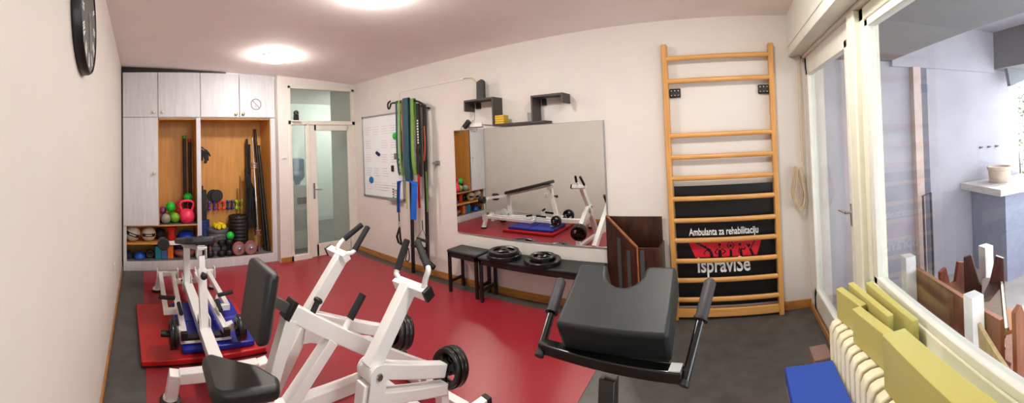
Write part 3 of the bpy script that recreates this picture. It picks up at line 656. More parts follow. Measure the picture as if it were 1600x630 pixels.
o = MB().tube([(-3.20,YR-.05,1.82),(-3.19,YR-.05,1.6),(-3.21,YR-.05,1.45),(-3.22,YR-.05,1.40),(-3.235,YR-.05,1.43),(-3.22,YR-.05,1.47)],.008,8,smooth=1).build('tube_band', simple('rust_tube',(176,72,48),.5)); tag(o,'rust red tube band hanging high on the right rack post','resistance band')
# chains / webbing with buckles
t = thing('suspension_trainer', (-3.27,YR-.09,1.25), 'black webbing suspension strap with white stitching on the right of the rack', 'suspension strap')
MB().ribbon([(-3.27,YR-.085,2.10),(-3.265,YR-.09,1.8),(-3.285,YR-.09,1.55),(-3.28,YR-.09,1.25)],(.045,0,0),.006).ribbon([(-3.25,YR-.075,2.1),(-3.24,YR-.08,1.6),(-3.25,YR-.08,1.22)],(.035,0,0),.006).build('webbing', simple('black_webbing',(22,22,24),.8), t, each=True)
m = MB()
for k in range(9): m.box((-3.275,YR-.096,1.88-.033*k),(-3.255,YR-.092,1.90-.033*k))
m.build('stitching', PLASTICW, t)
MB().box((-3.31,YR-.1,1.50),(-3.25,YR-.085,1.56)).build('buckle', BLACK, t, bevel=.004)
t = thing('suspension_trainer', (-3.58,YR-.1,.42), 'black strap ending in a loop handle below the blue band, left side', 'suspension strap')
MB().ribbon([(-3.62,YR-.14,1.14),(-3.625,YR-.14,.9),(-3.615,YR-.14,.65)],(.02,0,0),.005).build('webbing', simple('black_webbing',(22,22,24),.8), t, each=True)
MB().tube([(-3.615+.014*math.cos(a),YR-.14,.61+.03*math.sin(a)) for a in [2*PI*i/14 for i in range(14)]],.004,6,True).build('carabiner', CHROME, t)
MB().ribbon([(-3.615,YR-.14,.58),(-3.66,YR-.15,.46),(-3.63,YR-.15,.39),(-3.57,YR-.15,.37),(-3.6,YR-.145,.45)],(.0,.03,0),.008,True).build('loop_handle', BLACK, t)
t = thing('suspension_trainer', (-3.25,YR-.1,.45), 'black strap with triangular foam handle below the blue band, right side', 'suspension strap')
MB().tube([(-3.26,YR-.08,.70),(-3.255,YR-.08,.60)],.006,8).build('webbing', BLACK, t)
MB().tube([(-3.255,YR-.08,.60),(-3.34,YR-.1,.48),(-3.19,YR-.07,.455)],.005,6,True).build('triangle_cord', BLACK, t)
MB().cyl((-3.34,YR-.1,.48),(-3.19,YR-.07,.455),.017,n=12).build('grip', FOAMGRIP, t)
o = MB().tube([(-3.57,YR-.05,.34),(-3.60,YR-.06,.2),(-3.62,YR-.06,.16),(-3.58,YR-.06,.14),(-3.54,YR-.06,.17),(-3.55,YR-.05,.25)],.007,8,True,smooth=2).build('cord_loop', BLACK); tag(o,'small black cord loop hanging under the rack crossbar','cord')
t = thing('push_up_grip', (-3.16,YR-.12,.19), 'black and red grip hanging at the lower right of the rack', 'grip')
MB().beam((-3.26,YR-.12,.29),(-3.06,YR-.10,.18),.05,.055).build('grip_body', RUBBER, t, bevel=.012)
MB().beam((-3.23,YR-.148,.275),(-3.10,YR-.132,.205),.004,.03).build('red_inlay', REDB, t)
MB().tube([(-3.25,YR-.1,.3),(-3.28,YR-.08,.25),(-3.22,YR-.09,.2),(-3.14,YR-.1,.17)],.008,8,smooth=1).build('red_cord', REDB, t)
o = MB().box((-3.52,YR-.075,1.31),(-3.46,YR-.06,1.42)).build('hanging_tag', simple('tan_leather',(150,100,70),.7), bevel=.003); tag(o,'tan leather pad strapped on the left rack post','pad')
t = thing('wall_hook', (-3.14,YM-.06,1.36), 'small grey hook on the wall right of the rack', 'hook')
MB().box((-3.17,YM-.008,1.345),(-3.10,YM,1.40)).build('plate', simple('mid_grey',(120,120,122)), t, bevel=.002)
MB().cyl((-3.14,YM,1.365),(-3.14,YM-.08,1.375),.016,n=12).build('peg', simple('mid_grey',(120,120,122)), t)

# ------------------------------------------------------------------ wall shelf, router, things
o = MB()
YS = YM-.17; th = .018
def zslab(x0, x1, z0, z1): o.box((x0,YS,z0),(x1,YM-.001,z1))
zslab(-2.555,-2.17,2.035,2.053); zslab(-2.555,-2.537,1.935,2.036)
zslab(-2.188,-2.17,1.757,2.036); zslab(-2.17,-1.60,1.757,1.775); zslab(-1.733,-1.715,1.775,2.0)
zslab(-1.733,-1.40,1.998,2.016); zslab(-1.418,-1.40,1.925,1.998)
t = thing('wall_shelf', (-2.0,YM,1.757), 'dark zigzag wall shelf mounted above the mirror', 'shelf')
o.build('shelf_boards', WENGE, t, bevel=.001)
MB().box((-2.5,YM-.03,1.965),(-2.45,YM-.001,2.03)).build('bracket', BLACK, t); MB().box((-1.69,YM-.03,1.93),(-1.65,YM-.001,1.995)).build('bracket', BLACK, t)
t = thing('router', (-2.35,YM-.09,2.053), 'black upright router on the left top of the zigzag shelf', 'router')
MB().prism([(-2.41,YM-.135,2.053),(-2.31,YM-.135,2.053),(-2.315,YM-.125,2.235),(-2.345,YM-.125,2.262),(-2.41,YM-.125,2.24)],(0,.04,0)).build('router_body', simple('router_black',(30,30,33),.5), t, bevel=.006)
m = MB()
for k in range(6): m.box((-2.40,YM-.137,2.08+.025*k),(-2.325,YM-.134,2.084+.025*k))
m.build('vents', BLACK, t)
t = thing('router_cable', (-2.5,YM-.02,2.2), 'thin pale cable curving from the router up to the wall conduit', 'cable')
MB().tube([(-2.41,YM-.1,2.2),(-2.47,YM-.06,2.27),(-2.54,YM-.03,2.315),(-2.68,YM-.01,2.33)],.004,8,smooth=2).build('cord', simple('beige_cable',(196,180,156)), t)
MB().box((-2.72,YM-.012,2.318),(-2.68,YM,2.338)).build('clip', PLASTICW, t)
struct(MB().box((-3.80,YM-.008,2.318),(-2.70,YM,2.33)).box((-3.81,YM-.008,2.05),(-3.80,YM,2.33)).build('trim_5', simple('conduit_white',(226,216,208)))) 
for k in range(4):
    o = MB().box((-2.165+.002*(k%2),YM-.16,1.775+.022*k),(-2.055+.002*(k%2),YM-.07,1.795+.022*k)).build('yellow_card_pack', simple('yellow_card',(204,166,52),.7), bevel=.003); tag(o,'yellow block on the zigzag shelf, %s of the small stack'%['lowest','second from the bottom','third from the bottom','topmost'][k],'pack','yellow blocks stacked on the shelf')
o = MB().lathe([(0,0),(.026,0),(.031,.09),(.029,.09),(.024,.004),(0,.004)],(-1.79,YM-.09,1.775)).build('drinking_glass', glass_mat('clear_glass',(.9,.92,.93),ior=1.4)); tag(o,'small clear drinking glass on the zigzag shelf','glass')
t = thing('power_strip', (-2.45,YM-.02,1.75), 'white power strip with black plug hanging left of the mirror top', 'power strip')
MB().box((-2.60,YM-.03,1.77),(-2.43,YM,1.815)).build('strip_body', PLASTICW, t, bevel=.004)
MB().beam((-2.66,YM-.05,1.77),(-2.585,YM-.05,1.84),.045,.05).build('adapter', BLACK, t, bevel=.006)
MB().tube([(-2.43,YM-.02,1.79),(-2.35,YM-.02,1.785),(-2.25,YM-.02,1.765),(-2.18,YM-.02,1.77)],.004,6,smooth=1).tube([(-2.66,YM-.04,1.76),(-2.70,YM-.03,1.80),(-2.75,YM-.02,1.74),(-2.72,YM-.02,1.70)],.003,6,smooth=1).tube([(-2.53,YM-.02,1.935),(-2.535,YM-.02,1.85),(-2.60,YM-.03,1.82)],.003,6).tube([(-2.62,YM-.03,1.78),(-2.55,YM-.03,1.70),(-2.5,YM-.02,1.77)],.003,6,smooth=1).build('cable', simple('grey_cable',(120,116,112)), t)

# ------------------------------------------------------------------ mirror
t = thing('wall_mirror', (-1.965,YM,.59), 'large frameless rectangular mirror on the long wall', 'mirror')
MB().box((-2.85,YM-.012,.59),(-1.085,YM-.003,1.745)).build('mirror_glass', MIRROR, t, smooth=False)
MB().box((-1.085,YM-.014,.585),(-1.075,YM,1.75)).box((-2.85,YM-.014,.583),(-1.075,YM,.59)).box((-2.85,YM-.013,1.745),(-1.075,YM,1.75)).build('edge_strip', ALU, t)
# ------------------------------------------------------------------ stool and bench
def blackseat(name, x0, x1, y0, y1, zt, label, cat, lx, stretch_x):
    t = thing(name, ((x0+x1)/2,(y0+y1)/2,0), label, cat)
    MB().box((x0-.008,y0-.008,zt-.03),(x1+.008,y1+.008,zt)).build('seat_pad', BENCHPAD, t, bevel=.012, seg=3)
    f = MB().box((x0,y0,zt-.075),(x1,y0+.03,zt-.03)).box((x0,y1-.03,zt-.075),(x1,y1,zt-.03)).box((x0,y0,zt-.075),(x0+.03,y1,zt-.03)).box((x1-.03,y0,zt-.075),(x1,y1,zt-.03))
    f.build('seat_frame', BLACK, t, bevel=.002)
    for x in lx:
        for y in (y0, y1-.03): MB().box((x,y,0),(x+.03,y+.03,zt-.07)).build('leg', BLACK, t, bevel=.002)
    for x in lx: MB().box((x+.004,y0+.03,.10),(x+.026,y1-.03,.13)).build('stretcher', BLACK, t, bevel=.002)
    return t
blackseat('stool', -2.785,-2.39,2.955,3.195,.455,'square black stool next to the weight bench','stool',(-2.785,-2.42),True)
blackseat('bench', -2.335,-1.10,2.925,3.195,.455,'long low black bench under the mirror holding weight plates','bench',(-2.335,-1.14),True)
plate((-2.10,3.035,.478),.172,.04,PLATE,'large black plate under a smaller one at the stool end of the bench','plates on the bench',phase=.4)
plate((-2.10,3.035,.515),.150,.03,PLATE,'smaller black plate on top, at the stool end of the bench','plates on the bench',phase=.9)
plate((-1.67,3.035,.478),.174,.04,PLATE,'large black plate under a small one in the middle of the bench','plates on the bench',phase=.1)
plate((-1.67,3.035,.515),.118,.028,PLATE,'small black plate on top, in the middle of the bench','plates on the bench',phase=1.2)
# ------------------------------------------------------------------ slant box
t = thing('slant_box', (-.82,3.07,0), 'dark stained plywood box with slanted side and grey grip strips', 'box')
MB().box((-1.075,YM-.035,.0),(-.575,YM-.016,.88)).build('back_board', DARKWOOD, t, bevel=.002)
yf = 2.95
MB().prism([(-1.07,YM-.036,0),(-.74,yf,0),(-.74,yf,.675),(-1.07,YM-.036,.88)],(-.014,-.012,0)).build('side_board', DARKWOOD, t)
MB().box((-.74,yf-.002,0),(-.56,yf+.016,.675)).build('front_board', DARKWOOD, t, bevel=.002)
MB().box((-.578,yf+.016,0),(-.56,YM-.036,.675)).build('end_board', DARKWOOD, t, bevel=.002)
MB().beam((-1.075,YM-.042,.885),(-.745,yf-.008,.68),.02,.012).beam((-.745,yf-.006,0),(-.745,yf-.006,.68),.012,.012).build('edge_band', WOODEDGE, t, each=True)
sd = V((.33,-.234,0)).normalized(); nn = V((-.578,-.816,0)).normalized()
for u, zt, w in ((.16,.72,.045),(.285,.64,.045)):
    p = V((-1.084,YM-.048,0))+sd*u
    MB().hexa([p+nn*.001,p+sd*w+nn*.001,p+sd*w+nn*.004,p+nn*.004]+[q+V((0,0,zt)) for q in (p+nn*.001,p+sd*w+nn*.001,p+sd*w+nn*.004,p+nn*.004)]).build('grip_strip', GRIPTAPE, t, smooth=False)
MB().box((-.725,yf-.005,0),(-.69,yf-.002,.655)).build('grip_strip', GRIPTAPE, t, smooth=False)

# ------------------------------------------------------------------ wall bars
t = thing('wall_bars', (-.03,3.15,0), 'tall wooden gymnastic wall bars with black steel brackets', 'wall bars')
YB0, YB1 = 3.125, 3.215
for x in (-.505,.40): MB().prism([(x,YB1-.01,0),(x+.045,YB1-.01,0),(x+.045,YB1-.01,2.36 if x<0 else 2.33),(x,YB1-.01,2.36 if x<0 else 2.33)],(0,-.075,0)).build('upright', BEECHV, t, bevel=.006)
for z in (2.235,2.04,1.575,1.39,1.21,1.035,.85,.68,.505,.34,.175):
    s = MB().sphere((0,0,0),1,n=16); s = MB()
    pts = []
    for i in range(16): a = 2*PI*i/16; pts.append((-.465, 3.145+.014*math.cos(a), z+.021*math.sin(a)))
    s.prism(pts,(.87,0,0)); s.build('rung', BEECH, t)
MB().box((-.462,3.14,.025),(.402,3.165,.095)).build('bottom_board', BEECH, t, bevel=.004)
for x in (-.46,.305):
    b = MB().box((x,YM-.03,1.905),(x+.1,YM-.012,1.985)).build('bracket', BLACK, t, bevel=.01)
    m = MB()
    for dx in (.02,.05,.08):
        for dz in (.02,.06): m.cyl((x+dx,YM-.034,1.905+dz),(x+dx,YM-.03,1.905+dz),.006,n=8)
    m.build('bolt', CHROME, b, each=True)
t = thing('banner', (-.04,3.205,.09), 'black clinic banner with white lettering and red figures behind the wall bars', 'banner')
MB().box((-.458,YM-.012,.095),(.398,YM-.002,1.135)).build('banner_sheet', simple('banner_black',(20,20,22),.3), t, smooth=False)
def text_mesh(s, name, width, height, cx, zb, m, parent, bold=.0):
    cu = bpy.data.curves.new(name,'FONT'); cu.body = s; cu.extrude = .0005; cu.offset = bold; cu.resolution_u = 3
    ob = bpy.data.objects.new(name, cu); COL.objects.link(ob)
    dg = bpy.context.evaluated_depsgraph_get(); me = bpy.data.meshes.new_from_object(ob.evaluated_get(dg))
    bpy.data.objects.remove(ob); bpy.data.curves.remove(cu)
    xs = [v.co.x for v in me.vertices]; ys = [v.co.y for v in me.vertices]
    capy = 0.73; w = max(xs)-min(xs)
    loc = parent.location
    for v in me.vertices:
        x, y, z = v.co
        v.co = V((cx-width/2+(x-min(xs))/w*width, YM-.0135-z, zb+y/capy*height)) - loc
    me.materials.clear(); me.materials.append(m)
    o = bpy.data.objects.new(name, me); COL.objects.link(o); o.parent = parent; return o
PW = simple('print_white',(240,240,238),.5)
text_mesh('Ambulanta za rehabilitaciju','clinic_lettering',.60,.066,-.045,.705,PW,t,.012)
text_mesh('IspraviSe','name_lettering',.455,.132,-.055,.385,PW,t,.02)
MB().prism([(-.30,YM-.0125,.515),(.235,YM-.0125,.515),(.285,YM-.0125,.665),(-.36,YM-.0125,.665)],(0,-.001,0)).build('red_panel', simple('print_red',(204,32,48),.4), t, smooth=False)
FIG = simple('banner_black',(20,20,22),.3)
yy = YM-.014
def limb(m, pts, w): 
    for a, b in zip(pts, pts[1:]): m.cyl((a[0],yy,a[1]),(b[0],yy,b[1]),w,w*.8,8)
def fig(cx, parts, head):
    m = MB()
    for pts, w in parts: limb(m, [(cx+x,.515+z) for x, z in pts], w*.75)
    m.sphere((cx+head[0],yy,.515+head[1]),.0125)
    m.bm.verts.ensure_lookup_table()
    for v in m.bm.verts:
        v.co.y = yy+(v.co.y-yy)*.06; v.co.z = max(v.co.z,.516)
    m.build('figure', FIG, t)
fig(-.185,[([(.03,0),(.02,.05),(-.01,.075)],.02),([(-.01,.075),(-.06,.10),(-.105,.125)],.007),([(0,.07),(-.04,.04),(-.03,.02)],.006),([(-.02,.08),(-.07,.12),(-.1,.13)],.006)],(-.025,.088))
fig(-.085,[([(0,0),(0,.06)],.022),([(0,.075),(0,.09)],.008),([(-.015,.07),(-.045,.04),(-.02,.02)],.007),([(.015,.07),(.05,.045),(.02,.02)],.007)],(0,.105))
fig(.01,[([(0,0),(0,.06)],.016),([(-.015,.065),(-.03,.095),(-.008,.125)],.006),([(.015,.065),(.03,.095),(.008,.125)],.006)],(0,.092))
fig(.09,[([(.01,0),(.005,.06)],.016),([(-.005,.07),(-.015,.03),(.005,.02)],.006),([(.01,.065),(.04,.05),(.045,.075)],.007)],(0,.098))
fig(.175,[([(.025,0),(0,.06)],.018),([(-.005,.065),(-.03,.10)],.006),([(.01,.065),(.03,.10),(.05,.13)],.006)],(-.005,.088))

# ------------------------------------------------------------------ mats
t = thing('red_exercise_mat', (-3.35,.45,.004), 'large red gym mat under the blue one on the floor', 'mat')
MB().prism([(-3.83,-.05,.004),(-2.79,.0,.004),(-2.80,.955,.004),(-3.80,.93,.004)],(0,0,.05)).build('mat_cover', REDMAT, t, bevel=.01, seg=3)
MB().prism([(-3.832,-.052,.006),(-2.787,-.002,.006),(-2.797,.957,.006),(-3.802,.932,.006)],(0,0,.012)).build('black_underside', BLACK, t)
t = thing('blue_exercise_mat', (-3.3,.6,.055), 'folded blue gym mat lying on the red mat beneath the white machine', 'mat')
m = MB()
for x0, x1 in ((-3.72,-3.30),(-3.295,-2.845)): m.prism([(x0,.29,.055),(x1,.31 if x1>-3 else .29,.055),(x1,.875,.055),(x0,.885,.055)],(0,0,.045))
m.build('mat_cover', BLUEMAT, t, bevel=.012, seg=3)

# ------------------------------------------------------------------ machine 2 (incline row bench over the mats)
def bolt(mb, p, ax, r=.011, l=.012): mb.cyl(V(p), V(p)+V(ax)*l, r, n=6)
c0 = .49
m2 = thing('incline_row_machine', (-3.4,c0,0), 'white incline bench row machine with long black pad, standing over the mats', 'exercise machine')
MB().beam((-4.02,c0,.185),(-2.36,c0,.185),.09,.07).build('main_beam', WHITE, m2, bevel=.005)
MB().beam((-2.37,.235,.18),(-2.37,.745,.18),.075,.065).build('front_crossbar', WHITE, m2, bevel=.005)
for s, y in ((-1,.21),(1,.775)):
    l = MB().beam((-2.372,y-s*.0,.205),(-2.405,y+s*.03,.02),.075,.07,(1,0,0)).build('leg', WHITE, m2, bevel=.005)
    MB().lathe([(0,0),(.062,0),(.068,.008),(.068,.022),(.05,.03),(0,.03)],(-2.405,y+s*.03,.004)).build('rubber_foot', RUBBER, l)
    MB().lathe([(0,0),(.05,0),(.046,.012),(0,.016)],(-2.405,y+s*.03,.032)).build('foot_flange', WHITE, l)
# rear frame
MB().beam((-4.26,.19,.21),(-4.26,.41,.21),.05,.05).build('rear_crossbar', WHITE, m2, bevel=.004)
MB().beam((-4.26,.63,.21),(-4.26,.83,.21),.05,.05).build('rear_crossbar', WHITE, m2, bevel=.004)
MB().beam((-4.22,.35,.135),(-4.22,.67,.135),.05,.05).beam((-4.22,c0,.15),(-3.98,c0,.19),.06,.05).build('rear_tie', WHITE, m2, bevel=.004)
pl = MB()
for y in (.185,.415,.615,.835): pl.prism([(-4.32,y-.005,.15),(-4.20,y-.005,.15),(-4.20,y-.005,.25),(-4.26,y-.005,.275),(-4.32,y-.005,.25)],(0,.01,0))
pl.build('end_plate', WHITE, m2, each=True)
for y, yb_ in ((.22,.18),(.80,.83)):
    l = MB().beam((-4.26,y,.19),(-4.30,yb_,.03),.06,.06,(1,0,0)).build('leg', WHITE, m2, bevel=.005)
    MB().lathe([(0,0),(.055,0),(.06,.008),(.06,.02),(0,.028)],(-4.30,yb_,.004)).build('rubber_foot', RUBBER, l)
    MB().lathe([(0,0),(.05,0),(.044,.016),(0,.018)],(-4.30,yb_,.03)).build('foot_flange', WHITE, l)
# levers
for s in (-1,1):
    yo, yi, ye = c0+s*.245, c0+s*.155, c0+s*.155
    lv = MB().beam((-4.26,c0+s*.13,.205),(-2.86,c0+s*.165,.185),.045,.05).build('lever', WHITE, m2, bevel=.004)
    MB().beam((-4.26,c0+s*.27,.205),(-3.30,c0+s*.275,.19),.045,.05).beam((-3.31,c0+s*.295,.19),(-3.31,c0+s*.15,.19),.045,.05).build('outer_bar', WHITE, lv, bevel=.004)
    MB().beam((-2.885,c0+s*.165,.185),(-2.845,c0+s*.165,.1845),.05,.056).build('end_cap', BLACK, lv, bevel=.003)
    MB().beam((-2.93,c0+s*.17,.185),(-2.93,c0+s*.235,.2),.06,.06).build('weight_arm', WHITE, lv, bevel=.004)
    MB().cyl((-2.82,c0+s*.215,.22),(-2.82,c0+s*(.345 if s<0 else .285),.235),.024,n=18).build('weight_sleeve', BLACK, lv)
    # handles
    MB().tube([(-3.33,c0+s*.18,.20),(-3.335,c0+s*.185,.27),(-3.34,c0+s*.20,.29)],.014,10,smooth=1).tube([(-3.27,c0+s*.175,.2),(-3.26,c0+s*.17,.26),(-3.23,c0+s*.168,.275)],.014,10,smooth=1).build('handle_stem', WHITE, lv)
    MB().cyl((-3.34,c0+s*.19,.285),(-3.35,c0+s*.335,.30),.018,n=14).build('outer_grip', FOAMGRIP, lv)
    MB().cyl((-3.25,c0+s*.168,.275),(-3.07,c0+s*.165,.265),.018,n=14).build('inner_grip', FOAMGRIP, lv)
    for k, (r, dy) in enumerate(((.105,.235),(.105,.266)) if s<0 else ((.092,.25),(.092,.276))):
        plate((-2.82,c0+s*dy,.225),r,.03,PLATE,'%s black plate on the incline machine sleeve %s'%(['inner','outer'][k],'towards the clock wall' if s<0 else 'away from the clock wall'),'plates on the incline machine %s sleeve'%('wall side' if s<0 else 'open side'),axis=(0,1,0),phase=.3*k)
MB().beam((-2.93,.30,.12),(-2.93,.70,.12),.075,.02).beam((-2.93,.47,.13),(-2.93,.51,.13),.05,.14).build('stop_bar', WHITE, m2, bevel=.002)
for a, b in ((.335,.47),(.52,.66)): MB().box((-2.965,a,.13),(-2.895,b,.155)).build('rubber_buffer', RUBBER, m2, bevel=.003)
MB().beam((-3.93,.48,.19),(-3.93,.48,.58),.065,.065,(0,1,0)).build('rear_post', WHITE, m2, bevel=.005)
MB().box((-3.99,.43,.14),(-3.88,.437,.30)).box((-3.99,.523,.14),(-3.88,.53,.30)).build('clevis_plate', WHITE, m2, bevel=.002, each=True)
b_ = MB(); bolt(b_,(-3.93,.418,.24),(0,1,0)); bolt(b_,(-3.93,.53,.24),(0,1,0)); bolt(b_,(-2.93,.44,.25),(0,1,0)); b_.build('bolt', BLACK, m2, each=True)
MB().beam((-2.93,c0,.21),(-3.015,c0,.64),.065,.065,(0,1,0)).build('front_post', WHITE, m2, bevel=.005)
MB().box((-2.985,.445,.2),(-2.88,.452,.29)).box((-2.985,.528,.2),(-2.88,.535,.29)).build('clevis_plate', WHITE, m2, bevel=.002, each=True)
MB().beam((-3.0,c0,.60),(-3.025,c0,.735),.05,.05,(0,1,0)).build('sliding_post', WHITE, m2, bevel=.003)
MB().cyl((-2.97,c0,.61),(-2.93,c0,.605),.012,n=10).lathe([(0,0),(.022,0),(.026,.01),(.026,.028),(.018,.036),(0,.038)],(-2.935,c0,.605),(1,0,-.1),14).build('adjustment_knob', RUBBER, m2)
MB().box((-3.08,.45,.72),(-2.99,.456,.815)).box((-3.08,.524,.72),(-2.99,.53,.815)).box((-3.10,.45,.80),(-2.98,.53,.812)).build('pad_bracket', WHITE, m2, bevel=.001)
MB().beam((-3.95,c0,.60),(-3.02,c0,.80),.06,.04).build('pad_rail', WHITE, m2, bevel=.003)
pd = MB(); a, b = V((-3.97,c0,.64)), V((-2.99,c0,.865)); d = (b-a).normalized(); sd_ = V((0,1,0)); up_ = sd_.cross(-d).normalized()
if up_.z < 0: up_ = -up_
out = [(0,-.09),(.06,-.14),(.92,-.14),(1.0,-.085),(1.0,.10),(.92,.15),(.06,.15),(0,.10)]
pd.prism([a+(b-a)*u+sd_*w-up_*.028 for u, w in out], up_*.058); pd.build('bench_pad', BLACKPAD, m2, bevel=.02, seg=4)
MB().beam((-3.95,c0,.585),(-4.42,c0,.515),.05,.05).beam((-4.41,.30,.515),(-4.41,.68,.515),.045,.04).build('foot_roller_arm', WHITE, m2, bevel=.003)
for y0 in (.265,.715): MB().lathe([(0,0),(.062,0),(.07,.01),(.07,.10),(.062,.11),(0,.11)],(-4.46,y0,.51),(1,0,0),28).build('foot_roller', BLACKPAD, m2)

# ------------------------------------------------------------------ machine 1 (seated row machine)
cx = -1.79
m1 = thing('seated_row_machine', (cx,.9,0), 'large white seated row machine with black chest pad and lever arms', 'exercise machine')
SP = MB().beam((cx,.745,.752),(cx,1.70,.115),.065,.085).build('main_beam', WHITE, m1, bevel=.006)
MB().beam((cx,.735,.72),(cx,.575,.28),.075,.065,(0,1,0)).build('front_strut', WHITE, m1, bevel=.005)
MB().beam((cx,.975,.555),(cx,.715,.29),.075,.06,(0,1,0)).build('middle_strut', WHITE, m1, bevel=.005)
MB().beam((cx,.34,.29),(cx,1.44,.27),.07,.065).build('base_beam', WHITE, m1, bevel=.005)
MB().beam((cx,.40,.0),(cx,.40,.27),.06,.06,(0,1,0)).beam((cx-.3,.40,.03),(cx+.3,.40,.03),.06,.06).build('seat_stand', WHITE, m1, bevel=.004)
MB().beam((cx-.33,1.66,.035),(cx+.33,1.66,.035),.055,.05).beam((cx-.33,1.47,.035),(cx+.33,1.47,.035),.055,.05).beam((cx,1.66,.03),(cx,1.66,.13),.055,.06,(0,1,0)).build('rear_foot_frame', WHITE, m1, bevel=.004)
for s in (-1,1): MB().beam((cx+s*.382,1.765,.033),(cx+s*.390,1.80,.033),.062,.056).build('foot_cap', RUBBER, m1, bevel=.004)
# seat
MB().cyl((cx+.03,.44,.3),(cx+.03,.44,.50),.02,n=14).build('seat_post', STEEL, m1)
so = [(-1.895,.300),(-1.925,.35),(-1.76,.55),(-1.625,.615),(-1.56,.59),(-1.585,.335),(-1.63,.295)]
MB().prism([(x,y,.478) for x, y in so],(0,0,.07)).build('seat', BLACKPAD, m1, bevel=.024, seg=4)
MB().prism([(-1.74+(x+1.74)*.86,.45+(y-.45)*.86,.47) for x, y in so],(0,0,.012)).build('seat_board', simple('pad_board',(96,84,70)), m1)
# chest pad
cpd = MB().hexa([(-1.965,.515,.675),(-1.645,.515,.675),(-1.645,.58,.675),(-1.965,.58,.675),(-1.965,.575,1.0),(-1.645,.575,1.0),(-1.645,.64,1.0),(-1.965,.64,1.0)])
cpd.build('chest_pad', BLACKPAD, m1, bevel=.024, seg=4)
MB().hexa([(-1.94,.580,.70),(-1.67,.580,.70),(-1.67,.592,.70),(-1.94,.592,.70),(-1.94,.630,.98),(-1.67,.630,.98),(-1.67,.642,.98),(-1.94,.642,.98)]).build('pad_board', simple('pad_board',(96,84,70)), m1)
MB().beam((cx,.60,.855),(cx,.765,.745),.04,.05).build('pad_slide', STEEL, m1, bevel=.002)
MB().beam((cx,.722,.775),(cx,.748,.757),.082,.10).build('beam_end_cap', BLACK, m1, bevel=.004)
MB().cyl((cx-.01,.865,.70),(cx-.01,.905,.765),.016,n=12).lathe([(0,0),(.02,0),(.026,.008),(.026,.018),(.016,.026),(0,.028)],(cx-.01,.902,.76),(0,.5,.85),8).build('adjustment_knob', RUBBER, m1)
MB().cyl((cx,1.045,.56),(cx,1.10,.635),.017,n=12).build('rod_stem', WHITE, m1)
MB().cyl((cx,1.098,.632),(cx,1.19,.745),.0215,n=14).build('front_grip', FOAMGRIP, m1)
